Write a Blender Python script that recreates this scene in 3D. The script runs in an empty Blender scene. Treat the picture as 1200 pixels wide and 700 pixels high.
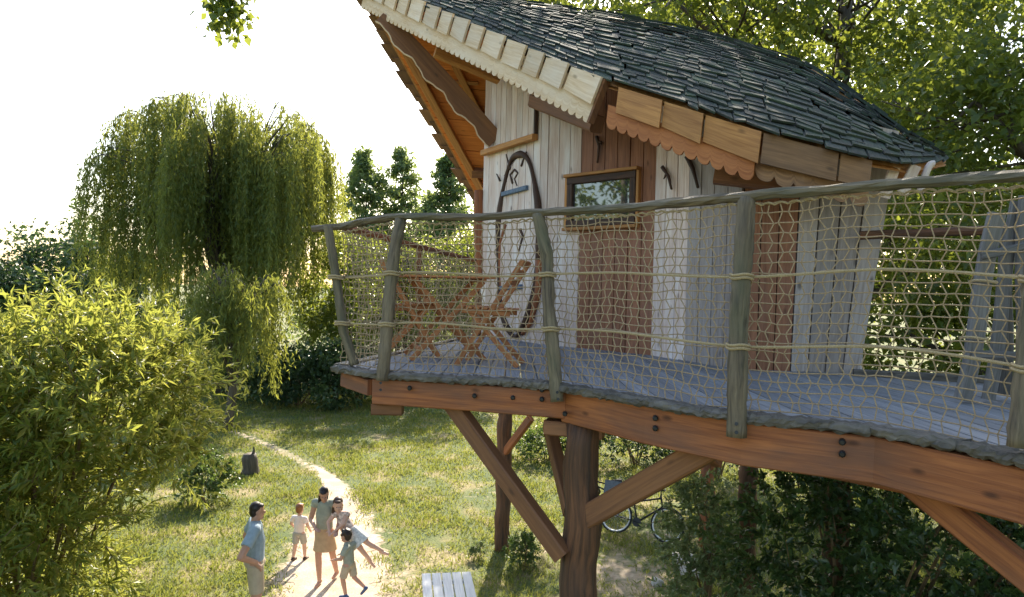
import bpy, bmesh, math, random
import numpy as np
from mathutils import Vector, Matrix
from mathutils.bvhtree import BVHTree
from mathutils import noise as mnoise

random.seed(7)
RNG = np.random.default_rng(7)
V = Vector
R = math.radians
SC = bpy.context.scene
COL = SC.collection

# ------------------------------------------------------------------ camera
EYE = 4.9
FPX = 800.0
PITCH = math.atan(12 / FPX)
ROLL = 0.025
CP = V((0, 0, EYE))
_f = V((0, math.cos(PITCH), -math.sin(PITCH)))
_u0 = V((0, math.sin(PITCH), math.cos(PITCH)))
_r0 = V((1, 0, 0))
_r = _r0 * math.cos(ROLL) + _u0 * math.sin(ROLL)
_u = _u0 * math.cos(ROLL) - _r0 * math.sin(ROLL)
cam_d = bpy.data.cameras.new('camera')
cam_d.sensor_width = 36
cam_d.lens = 36 * FPX / 1200
cam_d.clip_start = 0.05
cam_d.clip_end = 2000
cam = bpy.data.objects.new('camera', cam_d)
COL.objects.link(cam)
cam.matrix_world = Matrix(((_r.x, _u.x, -_f.x, CP.x), (_r.y, _u.y, -_f.y, CP.y), (_r.z, _u.z, -_f.z, CP.z), (0, 0, 0, 1)))
SC.camera = cam

# ------------------------------------------------------------------ sky, sun, exposure
SUN_AZ = R(6)          # to the right of +Y
SUN_EL = R(36)
world = bpy.data.worlds.new('World')
SC.world = world
world.use_nodes = True
wn = world.node_tree
sky = wn.nodes.new('ShaderNodeTexSky')
sky.sky_type = 'NISHITA'
sky.sun_disc = False
sky.sun_elevation = SUN_EL
sky.sun_rotation = SUN_AZ
sky.air_density = 1.3
sky.dust_density = 2.0
sky.ozone_density = 1.0
bg = [n for n in wn.nodes if n.type == 'BACKGROUND'][0]
wn.links.new(sky.outputs[0], bg.inputs[0])
bg.inputs[1].default_value = 0.14
sun_d = bpy.data.lights.new('sun', 'SUN')
sun_d.energy = 4.8
sun_d.angle = R(0.5)
sun_d.color = (1.0, 0.9, 0.74)
sun = bpy.data.objects.new('sun', sun_d)
COL.objects.link(sun)
SUNV = V((math.sin(SUN_AZ) * math.cos(SUN_EL), math.cos(SUN_AZ) * math.cos(SUN_EL), math.sin(SUN_EL)))
sun.rotation_euler = SUNV.to_track_quat('Z', 'Y').to_euler()
sun.location = SUNV * 60
SC.view_settings.view_transform = 'Standard'
SC.view_settings.look = 'None'
SC.view_settings.gamma = 1
SC.view_settings.exposure = 1.45
SC.cycles.max_bounces = 8
SC.cycles.transparent_max_bounces = 8

# ------------------------------------------------------------------ helpers
def P(px, py, d):
    """point seen at a photo pixel, d metres ahead of the viewer"""
    return CP + (_f + _r * ((px - 600) / FPX) + _u * ((350 - py) / FPX)) * d

def G(px, py, z=0.0):
    """point seen at a photo pixel on the level z"""
    k = _f + _r * ((px - 600) / FPX) + _u * ((350 - py) / FPX)
    return CP + k * ((z - EYE) / k.z)

def onplane(px, py, a, n):
    k = _f + _r * ((px - 600) / FPX) + _u * ((350 - py) / FPX)
    return CP + k * ((a - CP).dot(n) / k.dot(n))

class MB:
    def __init__(s):
        s.v = []; s.f = []; s.uv = []
    def face(s, idx, uv):
        s.f.append(tuple(idx)); s.uv.extend(uv)
    def build(s, name, mat, parent=None, smooth=False):
        me = bpy.data.meshes.new(name)
        me.from_pydata([tuple(p) for p in s.v], [], s.f)
        ul = me.uv_layers.new(name='UVMap')
        flat = np.array(s.uv, dtype=np.float32).ravel()
        ul.data.foreach_set('uv', flat)
        if smooth:
            me.polygons.foreach_set('use_smooth', [True] * len(me.polygons))
        return link(name, me, mat, parent)

def link(name, me, mat, parent=None):
    if mat is not None and len(me.materials) == 0:
        me.materials.append(M[mat] if isinstance(mat, str) else mat)
    o = bpy.data.objects.new(name, me)
    COL.objects.link(o)
    if parent is not None:
        setpar(o, parent)
    return o

def setpar(o, parent):
    o.parent = parent
    if parent.type == 'EMPTY' and not parent.get('_local'):
        o.matrix_parent_inverse = Matrix.Translation(-parent.location)

def tag(o, label, cat, group=None, kind=None):
    if label: o['label'] = label
    if cat: o['category'] = cat
    if group: o['group'] = group
    if kind: o['kind'] = kind
    return o

def thing(name, label, cat, loc=(0, 0, 0), group=None, parent=None):
    o = bpy.data.objects.new(name, None)
    o.empty_display_size = 0.2
    COL.objects.link(o)
    o.location = loc
    if parent is not None:
        setpar(o, parent)
    if label: tag(o, label, cat, group)
    return o

def local_thing(name, label, cat, loc, rz=0, group=None):
    o = thing(name, label, cat, loc, group)
    o.rotation_euler = (0, 0, rz)
    o['_local'] = 1
    return o

def finish_local():
    for o in bpy.data.objects:
        if '_local' in o.keys():
            del o['_local']

def copy_tree(o, parent=None):
    c = o.copy(); COL.objects.link(c); c.parent = parent
    for ch in o.children:
        copy_tree(ch, c)
    return c

def rectprof(w, h, c=0.004):
    a, b = w / 2, h / 2
    return [(-a + c, -b), (a - c, -b), (a, -b + c), (a, b - c), (a - c, b), (-a + c, b), (-a, b - c), (-a, -b + c)]

def circprof(k, r=1.0):
    return [(r * math.cos(2 * math.pi * i / k), r * math.sin(2 * math.pi * i / k)) for i in range(k)]

def sweep(mb, path, prof, up=V((0, 0, 1)), radii=None, jit=0.0, closed=False, caps=True, uv0=0.0):
    n = len(path); k = len(prof)
    path = [V(p) for p in path]
    base = len(mb.v)
    per = [0.0]
    for i in range(k):
        a, b = prof[i], prof[(i + 1) % k]
        per.append(per[-1] + math.hypot(a[0] - b[0], a[1] - b[1]))
    run = [uv0]
    for i in range(1, n + (1 if closed else 0)):
        run.append(run[-1] + (path[i % n] - path[i - 1]).length)
    for i, p in enumerate(path):
        if closed:
            t = path[(i + 1) % n] - path[i - 1]
        else:
            t = path[min(i + 1, n - 1)] - path[max(i - 1, 0)]
        t.normalize()
        s = t.cross(up)
        if s.length < 1e-4:
            s = t.cross(V((1, 0, 0.01)))
        s.normalize()
        q = s.cross(t)
        r = radii[i] if radii else 1.0
        for a, b in prof:
            w = p + s * (a * r) + q * (b * r)
            if jit:
                w = w + V((random.uniform(-jit, jit), random.uniform(-jit, jit), random.uniform(-jit, jit)))
            mb.v.append(w)
    rs = max(radii) if radii else 1.0
    m = n if closed else n - 1
    for i in range(m):
        j = (i + 1) % n
        for c in range(k):
            d = (c + 1) % k
            u0, u1 = per[c] * rs, per[c + 1] * rs
            mb.face((base + i * k + c, base + i * k + d, base + j * k + d, base + j * k + c),
                    [(u0, run[i]), (u1, run[i]), (u1, run[i + 1]), (u0, run[i + 1])])
    if caps and not closed:
        mb.face([base + c for c in range(k)][::-1], [(prof[c][0] * rs, prof[c][1] * rs) for c in range(k)][::-1])
        o = base + (n - 1) * k
        mb.face([o + c for c in range(k)], [(prof[c][0] * rs, prof[c][1] * rs) for c in range(k)])

def beam(mb, a, b, w, h, up=V((0, 0, 1)), c=0.006):
    sweep(mb, [V(a), V(b)], rectprof(w, h, c), up)

def prism(mb, poly, o, ax, ay, th):
    """polygon (x along ax, y along ay) extruded by th along ax x ay, grain along ax"""
    o = V(o); ax = V(ax).normalized(); ay = V(ay).normalized(); az = ax.cross(ay).normalized()
    b = len(mb.v); n = len(poly)
    for z in (0, th):
        for x, y in poly:
            mb.v.append(o + ax * x + ay * y + az * z)
    mb.face([b + i for i in range(n)][::-1], [(y, x) for x, y in poly][::-1])
    mb.face([b + n + i for i in range(n)], [(y, x) for x, y in poly])
    for i in range(n):
        j = (i + 1) % n
        (x0, y0), (x1, y1) = poly[i], poly[j]
        mb.face((b + i, b + j, b + n + j, b + n + i), [(y0, x0), (y1, x1), (y1 + th, x1), (y0 + th, x0)])

def slab(mb, lo, up_n, th):
    """quad lo (4 world points) thickened by th along up_n; UV: v along p0->p1"""
    b = len(mb.v)
    p = [V(q) for q in lo]
    for q in p: mb.v.append(q)
    for q in p: mb.v.append(q + V(up_n) * th)
    L = (p[1] - p[0]).length; W = (p[3] - p[0]).length
    q4 = [(0, 0), (0, L), (W, L), (W, 0)]
    mb.face((b + 3, b + 2, b + 1, b), q4[::-1])
    mb.face((b + 4, b + 5, b + 6, b + 7), q4)
    for i in range(4):
        j = (i + 1) % 4
        mb.face((b + i, b + j, b + 4 + j, b + 4 + i), [q4[i], q4[j], (q4[j][0] + th, q4[j][1]), (q4[i][0] + th, q4[i][1])])

def tri_mesh(name, verts, tris, mat, parent=None, smooth=False):
    me = bpy.data.meshes.new(name)
    nv, nt = len(verts), len(tris)
    me.vertices.add(nv); me.vertices.foreach_set('co', np.ascontiguousarray(verts, dtype=np.float32).ravel())
    me.loops.add(nt * 3); me.loops.foreach_set('vertex_index', np.ascontiguousarray(tris, dtype=np.int32).ravel())
    me.polygons.add(nt)
    me.polygons.foreach_set('loop_start', np.arange(0, nt * 3, 3, dtype=np.int32))
    me.update(calc_edges=True)
    return link(name, me, mat, parent)

def nrmz(a):
    return a / np.maximum(np.linalg.norm(a, axis=-1, keepdims=True), 1e-9)

def leaves(name, pos, dirv, nrm, L, W, mat, parent=None, fold=0.18):
    """one folded four-cornered leaf for each position"""
    dirv = nrmz(dirv); side = nrmz(np.cross(dirv, nrm)); nn = np.cross(side, dirv)
    L = L[:, None]; W = W[:, None]
    b = pos; t = pos + dirv * L - nn * L * 0.10
    mid = pos + dirv * L * 0.42
    l = mid + side * W * 0.5 + nn * W * fold
    r = mid - side * W * 0.5 + nn * W * fold
    vs = np.stack([b, r, t, l], 1).reshape(-1, 3)
    k = np.arange(len(pos))[:, None] * 4
    tr = np.concatenate([k + np.array([[0, 1, 2]]), k + np.array([[0, 2, 3]])], 1).reshape(-1, 3)
    return tri_mesh(name, vs, tr, mat, parent)

def rdir(n):
    return nrmz(RNG.normal(size=(n, 3)))

# ------------------------------------------------------------------ materials
M = {}
def newmat(name):
    m = bpy.data.materials.new(name); m.use_nodes = True
    nt = m.node_tree
    b = nt.nodes['Principled BSDF']
    M[name] = m
    return m, nt, b

def N(nt, typ, **kw):
    n = nt.nodes.new('ShaderNode' + typ)
    for k, v in kw.items(): setattr(n, k, v)
    return n

def ramp(nt, fac, stops):
    n = N(nt, 'ValToRGB')
    e = n.color_ramp.elements
    while len(e) > 1: e.remove(e[-1])
    e[0].position, e[0].color = stops[0][0], (*stops[0][1], 1)
    for p, c in stops[1:]:
        q = e.new(p); q.color = (*c, 1)
    nt.links.new(fac, n.inputs[0])
    return n.outputs[0]

def mixc(nt, a, b, fac, mode='MIX'):
    n = N(nt, 'MixRGB', blend_type=mode)
    for s, x in ((1, a), (2, b), (0, fac)):
        if isinstance(x, (tuple, list)): n.inputs[s].default_value = (*x, 1)
        elif isinstance(x, (int, float)): n.inputs[s].default_value = x
        else: nt.links.new(x, n.inputs[s])
    return n.outputs[0]

def wood(name, dark, light, rough=0.7, gu=55, gv=2.6, knots=0.6, patch=None, patch_amt=0.5, island=False, vary=0.3, bump=0.35):
    m, nt, b = newmat(name)
    L = nt.links.new
    uv = N(nt, 'UVMap'); uv.uv_map = 'UVMap'
    if island:
        rnd = N(nt, 'NewGeometry').outputs['Random Per Island']
    else:
        rnd = N(nt, 'ObjectInfo').outputs['Random']
    mul = N(nt, 'Math', operation='MULTIPLY'); mul.inputs[1].default_value = 71.3; L(rnd, mul.inputs[0])
    off = N(nt, 'CombineXYZ'); L(mul.outputs[0], off.inputs[0]); L(mul.outputs[0], off.inputs[1]); L(mul.outputs[0], off.inputs[2])
    add = N(nt, 'VectorMath', operation='ADD'); L(uv.outputs[0], add.inputs[0]); L(off.outputs[0], add.inputs[1])
    def tex(su, sv, det=6, dist=0.0):
        mp = N(nt, 'VectorMath', operation='MULTIPLY'); mp.inputs[1].default_value = (su, sv, 1); L(add.outputs[0], mp.inputs[0])
        t = N(nt, 'TexNoise'); t.inputs['Scale'].default_value = 1; t.inputs['Detail'].default_value = det
        t.inputs['Roughness'].default_value = 0.62; t.inputs['Distortion'].default_value = dist
        L(mp.outputs[0], t.inputs['Vector'])
        return t.outputs['Fac']
    g = tex(gu, gv, 6, 0.6)
    col = ramp(nt, g, [(0.3, dark), (0.72, light)])
    big = tex(5, 1.3, 3)
    if patch is not None:
        pm = ramp(nt, big, [(0.45, (0, 0, 0)), (0.7, (1, 1, 1))])
        pmm = mixc(nt, (0, 0, 0), pm, patch_amt)
        col = mixc(nt, col, patch, pmm)
    if knots:
        mp = N(nt, 'VectorMath', operation='MULTIPLY'); mp.inputs[1].default_value = (7.0, 3.0, 1); L(add.outputs[0], mp.inputs[0])
        vo = N(nt, 'TexVoronoi'); vo.inputs['Scale'].default_value = 1; L(mp.outputs[0], vo.inputs['Vector'])
        km = ramp(nt, vo.outputs['Distance'], [(0.05, (1, 1, 1)), (0.14, (0, 0, 0))])
        kk = mixc(nt, (0, 0, 0), km, knots)
        col = mixc(nt, col, tuple(x * 0.35 for x in dark), kk)
    hs = N(nt, 'HueSaturation'); L(col, hs.inputs['Color'])
    mr = N(nt, 'MapRange'); L(rnd, mr.inputs[0]); mr.inputs[3].default_value = 1 - vary; mr.inputs[4].default_value = 1 + vary
    L(mr.outputs[0], hs.inputs['Value'])
    L(hs.outputs[0], b.inputs['Base Color'])
    b.inputs['Roughness'].default_value = rough
    bp = N(nt, 'Bump'); bp.inputs['Strength'].default_value = bump; bp.inputs['Distance'].default_value = 0.006 if bump < 0.6 else 0.014
    L(g, bp.inputs['Height']); L(bp.outputs[0], b.inputs['Normal'])
    return m

def plain(name, col, rough=0.6, metal=0.0, nscale=30, var=0.25, bump=0.1):
    m, nt, b = newmat(name)
    L = nt.links.new
    tc = N(nt, 'TexCoord')
    t = N(nt, 'TexNoise'); t.inputs['Scale'].default_value = nscale; t.inputs['Detail'].default_value = 4
    L(tc.outputs['Object'], t.inputs['Vector'])
    c = ramp(nt, t.outputs['Fac'], [(0.3, tuple(x * (1 - var) for x in col)), (0.7, tuple(min(1, x * (1 + var)) for x in col))])
    L(c, b.inputs['Base Color'])
    b.inputs['Roughness'].default_value = rough; b.inputs['Metallic'].default_value = metal
    if bump:
        bp = N(nt, 'Bump'); bp.inputs['Strength'].default_value = bump; bp.inputs['Distance'].default_value = 0.01
        L(t.outputs['Fac'], bp.inputs['Height']); L(bp.outputs[0], b.inputs['Normal'])
    return m

def leafmat(name, cols, trans, tfac=0.45, rough=0.45, spec=0.4):
    """cols: colours picked leaf by leaf; light also passes through the leaf"""
    m, nt, b = newmat(name)
    L = nt.links.new
    rnd = N(nt, 'NewGeometry').outputs['Random Per Island']
    n = len(cols)
    c = ramp(nt, rnd, [(i / max(1, n - 1), cols[i]) for i in range(n)])
    L(c, b.inputs['Base Color']); b.inputs['Roughness'].default_value = rough
    b.inputs['Specular IOR Level'].default_value = spec
    tr = N(nt, 'BsdfTranslucent')
    tcx = mixc(nt, c, trans, 0.6)
    L(tcx, tr.inputs['Color'])
    mx = N(nt, 'MixShader'); mx.inputs[0].default_value = tfac
    L(b.outputs[0], mx.inputs[1]); L(tr.outputs[0], mx.inputs[2])
    L(mx.outputs[0], nt.nodes['Material Output'].inputs['Surface'])
    return m

wood('pale_larch', (0.5, 0.33, 0.26), (0.8, 0.68, 0.62), patch=(0.78, 0.74, 0.73), patch_amt=0.7, vary=0.13, knots=0.8)
wood('grey_shade_larch', (0.22, 0.17, 0.15), (0.44, 0.38, 0.355), patch=(0.34, 0.32, 0.32), patch_amt=0.6, vary=0.18, knots=0.8)  # larch darkened: shade on the outer wall facets is in the colour
wood('red_shade_larch', (0.17, 0.06, 0.028), (0.38, 0.165, 0.085), patch=(0.28, 0.14, 0.1), vary=0.22)  # red-brown boards; shade on the front-turned facets is in this tone
wood('buff_larch', (0.56, 0.37, 0.2), (0.8, 0.62, 0.44), patch=(0.76, 0.66, 0.56), vary=0.13, knots=0.6)  # paler boards of the prow fascia and the brace edge
wood('honey_larch', (0.3, 0.12, 0.03), (0.58, 0.28, 0.085), patch=(0.26, 0.11, 0.04), vary=0.2)
wood('brown_shade_larch', (0.17, 0.085, 0.04), (0.36, 0.2, 0.1), patch=(0.14, 0.08, 0.05), patch_amt=0.7, vary=0.2)  # brown of the verge shingles; also shade coloured into the low fascia boards
wood('rust_larch', (0.28, 0.085, 0.02), (0.5, 0.19, 0.055), patch=(0.32, 0.1, 0.03), vary=0.12)
wood('orange_soffit', (0.5, 0.13, 0.02), (0.76, 0.27, 0.05), patch=(0.55, 0.17, 0.03), vary=0.15, knots=0.5)
wood('brown_timber', (0.13, 0.052, 0.022), (0.27, 0.115, 0.045), patch=(0.17, 0.08, 0.045), vary=0.18, gu=35, gv=1.6)
wood('red_beam', (0.17, 0.048, 0.016), (0.42, 0.145, 0.045), patch=(0.13, 0.06, 0.04), patch_amt=0.8, vary=0.1, gu=42, gv=1.8, knots=0.85, bump=0.5)
wood('log', (0.03, 0.013, 0.008), (0.23, 0.095, 0.04), gu=26, gv=2.2, patch=(0.05, 0.03, 0.02), patch_amt=0.75, vary=0.1, knots=0.4, bump=1.0)
wood('grey_deck', (0.12, 0.125, 0.145), (0.31, 0.315, 0.34), patch=(0.2, 0.2, 0.21), vary=0.2, knots=0.3)
wood('gate_grey', (0.07, 0.068, 0.07), (0.2, 0.19, 0.19), patch=(0.12, 0.11, 0.1), vary=0.2, knots=0.3)
wood('edge_bark', (0.035, 0.03, 0.026), (0.2, 0.175, 0.15), patch=(0.07, 0.06, 0.05), patch_amt=0.7, gu=30, gv=5, vary=0.1, bump=0.8)
wood('rail_wood', (0.05, 0.037, 0.026), (0.27, 0.205, 0.13), patch=(0.09, 0.095, 0.05), patch_amt=0.7, gu=34, gv=3.2, vary=0.1, knots=0.5, bump=1.0)
wood('teak', (0.3, 0.1, 0.03), (0.52, 0.22, 0.08), gu=80, gv=4, knots=0, vary=0.15)
wood('white_slat', (0.55, 0.55, 0.56), (0.8, 0.8, 0.8), gu=40, gv=2, knots=0.1, vary=0.06)
wood('shingle', (0.016, 0.02, 0.02), (0.05, 0.06, 0.05), rough=0.95, gu=40, gv=6, knots=0, patch=(0.04, 0.075, 0.03), patch_amt=0.7, vary=0.35, bump=0.7)
wood('shingle_far', (0.016, 0.02, 0.02), (0.05, 0.06, 0.05), rough=0.95, gu=40, gv=6, knots=0, patch=(0.04, 0.075, 0.03), patch_amt=0.7, vary=0.35, island=True, bump=0.7)
wood('bark', (0.03, 0.023, 0.016), (0.12, 0.095, 0.065), gu=14, gv=3, knots=0, vary=0.1, bump=1.0)
wood('twig', (0.07, 0.045, 0.02), (0.2, 0.13, 0.06), gu=30, gv=4, knots=0, vary=0.1)
wood('dark_branch', (0.025, 0.013, 0.009), (0.09, 0.04, 0.022), gu=30, gv=4, knots=0, vary=0.1)
plain('rope', (0.4, 0.3, 0.17), 0.9, nscale=160, bump=0.6)
plain('net_cord', (0.36, 0.26, 0.155), 0.9, nscale=120, bump=0.4)
plain('steel', (0.45, 0.45, 0.46), 0.35, 1.0)
plain('dark_metal', (0.03, 0.03, 0.032), 0.45, 0.6)
plain('blue_grey', (0.09, 0.14, 0.22), 0.6)  # dull blue-grey of the two door crossbars
plain('black_rubber', (0.02, 0.02, 0.02), 0.8)
plain('bike_white', (0.7, 0.7, 0.72), 0.3)
plain('crate_grey', (0.1, 0.12, 0.15), 0.6)
plain('room_dark', (0.05, 0.035, 0.03), 0.9)
plain('stone', (0.45, 0.42, 0.38), 0.9, nscale=6, bump=0.5)
plain('skin', (0.50, 0.27, 0.185), 0.55, nscale=8, var=0.08, bump=0)
plain('skin_fair', (0.62, 0.37, 0.27), 0.55, nscale=8, var=0.08, bump=0)
plain('hair_dark', (0.018, 0.010, 0.008), 0.5, nscale=60)
plain('hair_brown', (0.06, 0.025, 0.012), 0.5, nscale=60)
plain('hair_ginger', (0.24, 0.09, 0.03), 0.5, nscale=60)
plain('shirt_blue', (0.30, 0.38, 0.45), 0.9, nscale=14, var=0.12)
plain('shirt_sage', (0.31, 0.33, 0.27), 0.9, nscale=14, var=0.12)
plain('shirt_peach', (0.8, 0.68, 0.63), 0.9, nscale=14, var=0.1)
plain('shirt_white', (0.68, 0.66, 0.62), 0.9, nscale=30, var=0.25)
plain('cloth_sand', (0.44, 0.36, 0.26), 0.9, nscale=14, var=0.1)
plain('cloth_tan', (0.5, 0.34, 0.2), 0.9, nscale=14, var=0.1)
plain('cloth_grey', (0.4, 0.36, 0.31), 0.9, nscale=14, var=0.1)
plain('cloth_floral', (0.66, 0.45, 0.38), 0.9, nscale=22, var=0.7)
plain('shoe_dark', (0.06, 0.035, 0.025), 0.7)
plain('shoe_blue', (0.05, 0.09, 0.2), 0.7)
plain('stump_dark', (0.05, 0.042, 0.045), 0.9, nscale=8, bump=0.6)
plain('eye_dark', (0.02, 0.015, 0.012), 0.3)

leafmat('leaf_osier', [(0.06, 0.115, 0.02), (0.1, 0.165, 0.03), (0.17, 0.195, 0.04), (0.26, 0.23, 0.06)], (0.6, 0.6, 0.1), 0.5, 0.38, 0.5)
leafmat('leaf_willow', [(0.06, 0.105, 0.035), (0.1, 0.145, 0.035), (0.19, 0.2, 0.045)], (0.5, 0.5, 0.07), 0.48, 0.5, 0.35)
leafmat('leaf_oak', [(0.03, 0.07, 0.014), (0.05, 0.1, 0.02), (0.1, 0.14, 0.03)], (0.46, 0.5, 0.06), 0.48, 0.35, 0.5)
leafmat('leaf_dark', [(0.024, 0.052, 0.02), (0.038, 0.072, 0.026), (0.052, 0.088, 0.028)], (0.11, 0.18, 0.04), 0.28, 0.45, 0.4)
leafmat('leaf_shrub', [(0.045, 0.085, 0.022), (0.065, 0.115, 0.028), (0.1, 0.14, 0.035)], (0.26, 0.36, 0.06), 0.35, 0.4, 0.5)
leafmat('leaf_bramble', [(0.022, 0.05, 0.018), (0.036, 0.072, 0.024), (0.06, 0.1, 0.03)], (0.2, 0.3, 0.05), 0.3, 0.35, 0.6)
leafmat('leaf_poplar', [(0.05, 0.095, 0.04), (0.075, 0.125, 0.05), (0.11, 0.155, 0.055)], (0.4, 0.48, 0.12), 0.5, 0.4, 0.5)
leafmat('leaf_pale', [(0.12, 0.17, 0.07), (0.16, 0.21, 0.09), (0.2, 0.24, 0.11)], (0.35, 0.42, 0.12), 0.35, 0.4, 0.5)
leafmat('grass_blade', [(0.075, 0.125, 0.02), (0.11, 0.16, 0.03), (0.17, 0.185, 0.04), (0.29, 0.235, 0.085)], (0.45, 0.47, 0.08), 0.42, 0.5, 0.3)

def ground_mat():
    m, nt, b = newmat('lawn_soil')
    L = nt.links.new
    tc = N(nt, 'TexCoord')
    def tex(s, det=6):
        t = N(nt, 'TexNoise'); t.inputs['Scale'].default_value = s; t.inputs['Detail'].default_value = det
        L(tc.outputs['Object'], t.inputs['Vector']); return t.outputs['Fac']
    a = ramp(nt, tex(1.1), [(0.35, (0.08, 0.115, 0.025)), (0.5, (0.13, 0.15, 0.04)), (0.62, (0.26, 0.215, 0.085)), (0.75, (0.34, 0.27, 0.15))])
    c = ramp(nt, tex(28), [(0.3, (0.45, 0.45, 0.45)), (0.7, (1.25, 1.25, 1.25))])
    col = mixc(nt, a, c, 1.0, 'MULTIPLY')
    at = N(nt, 'Attribute'); at.attribute_name = 'bare'
    soil = ramp(nt, tex(9), [(0.3, (0.33, 0.25, 0.17)), (0.7, (0.5, 0.4, 0.29))])
    nm = N(nt, 'Math', operation='MULTIPLY_ADD'); L(tex(5), nm.inputs[0]); nm.inputs[1].default_value = 1.2; nm.inputs[2].default_value = -0.6
    ad = N(nt, 'Math', operation='ADD'); L(at.outputs['Fac'], ad.inputs[0]); L(nm.outputs[0], ad.inputs[1])
    f = ramp(nt, ad.outputs[0], [(0.35, (0, 0, 0)), (0.65, (1, 1, 1))])
    col = mixc(nt, col, soil, f)
    L(col, b.inputs['Base Color']); b.inputs['Roughness'].default_value = 0.95
    bp = N(nt, 'Bump'); bp.inputs['Strength'].default_value = 0.8; bp.inputs['Distance'].default_value = 0.03
    L(tex(25), bp.inputs['Height']); L(bp.outputs[0], b.inputs['Normal'])
ground_mat()

def path_mat():
    m, nt, b = newmat('path_dirt')
    L = nt.links.new
    tc = N(nt, 'TexCoord')
    def tex(s, det=8):
        t = N(nt, 'TexNoise'); t.inputs['Scale'].default_value = s; t.inputs['Detail'].default_value = det
        L(tc.outputs['Object'], t.inputs['Vector']); return t.outputs['Fac']
    col = ramp(nt, tex(2.5), [(0.3, (0.38, 0.29, 0.2)), (0.7, (0.55, 0.46, 0.36))])
    col = mixc(nt, col, ramp(nt, tex(40), [(0.3, (0.75, 0.75, 0.75)), (0.7, (1.1, 1.1, 1.1))]), 1.0, 'MULTIPLY')
    L(col, b.inputs['Base Color']); b.inputs['Roughness'].default_value = 0.95
    bp = N(nt, 'Bump'); bp.inputs['Strength'].default_value = 0.6; bp.inputs['Distance'].default_value = 0.02
    L(tex(30), bp.inputs['Height']); L(bp.outputs[0], b.inputs['Normal'])
path_mat()

def glass_mat():
    m, nt, b = newmat('window_glass')
    b.inputs['Base Color'].default_value = (0.03, 0.035, 0.04, 1)
    b.inputs['Roughness'].default_value = 0.03
    b.inputs['Specular IOR Level'].default_value = 1.0
    b.inputs['Coat Weight'].default_value = 1.0
    b.inputs['Coat IOR'].default_value = 2.2
    b.inputs['Coat Roughness'].default_value = 0.02
glass_mat()

# ================================================================== ground and path
def seg_dist(p, pts):
    best = 1e9
    for a, b in zip(pts[:-1], pts[1:]):
        ab = b - a; t = max(0, min(1, (p - a).dot(ab) / max(1e-9, ab.dot(ab))))
        best = min(best, (p - a - ab * t).length)
    return best

PATH_PX = [(385, 790, 100), (387, 720, 82), (390, 680, 72), (394, 645, 60), (398, 612, 42), (399, 588, 25), (390, 566, 13),
           (378, 553, 6), (368, 546, 2)]
TRAIL_PX = [(374, 551), (352, 540), (322, 525), (296, 514), (270, 505)]
trail_c = [G(x, y).to_2d() for x, y in TRAIL_PX]
path_c = [G(x, y).to_2d() for x, y, w in PATH_PX]
path_w = [(G(x + w, y) - G(x - w, y)).length / 2 for x, y, w in PATH_PX]

def bare_at(x, y):
    b = 0.0
    p = V((x, y))
    if 5 < y < 26:
        for (cx, cy, rr, a) in ((2.1, 11.6, 1.7, 0.62), (1.0, 13.2, 1.2, 0.45), (-2.2, 11.0, 1.5, 0.62), (-1.2, 12.2, 1.3, 0.4), (3.2, 13.6, 1.2, 0.4), (-0.4, 16.5, 2.0, 0.3)):
            d = math.hypot(x - cx, (y - cy)) / rr
            if d < 1: b = max(b, a * (1 - d * d))
        d = 9
        for (a, c, w0, w1) in zip(path_c[:-1], path_c[1:], path_w[:-1], path_w[1:]):
            ab = c - a; t = max(0, min(1, (p - a).dot(ab) / ab.dot(ab)))
            dd = (p - a - ab * t).length / (w0 + (w1 - w0) * t)
            d = min(d, dd)
        b = max(b, max(0, 1.45 - d) * 0.9)
        b = max(b, 0.62 * max(0, 1.2 - seg_dist(p, trail_c) / 0.28))
    return b

def ground():
    out = [20, 24, 30, 40, 60, 100, 180, 350, 700]
    xs = np.concatenate([-np.array(out[::-1]), np.arange(-18, 18.1, 0.25), np.array(out)])
    ys = np.concatenate([-np.array(out[::-1]), np.arange(-18, 0, 2), np.arange(0, 32, 0.25), [34, 38, 44, 52, 64, 90, 140, 250, 450, 800]])
    nx, ny = len(xs), len(ys)
    gx, gy = np.meshgrid(xs, ys)
    vs = np.stack([gx.ravel(), gy.ravel(), np.zeros(nx * ny)], 1)
    i = np.arange(nx - 1)[None, :] + np.arange(ny - 1)[:, None] * nx
    i = i.ravel()
    tr = np.concatenate([np.stack([i, i + 1, i + nx + 1], 1), np.stack([i, i + nx + 1, i + nx], 1)], 0)
    o = tri_mesh('ground', vs, tr, 'lawn_soil')
    at = o.data.attributes.new('bare', 'FLOAT', 'POINT')
    at.data.foreach_set('value', np.array([bare_at(x, y) for x, y, z in vs], dtype=np.float32))
    o['kind'] = 'structure'
ground()

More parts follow.
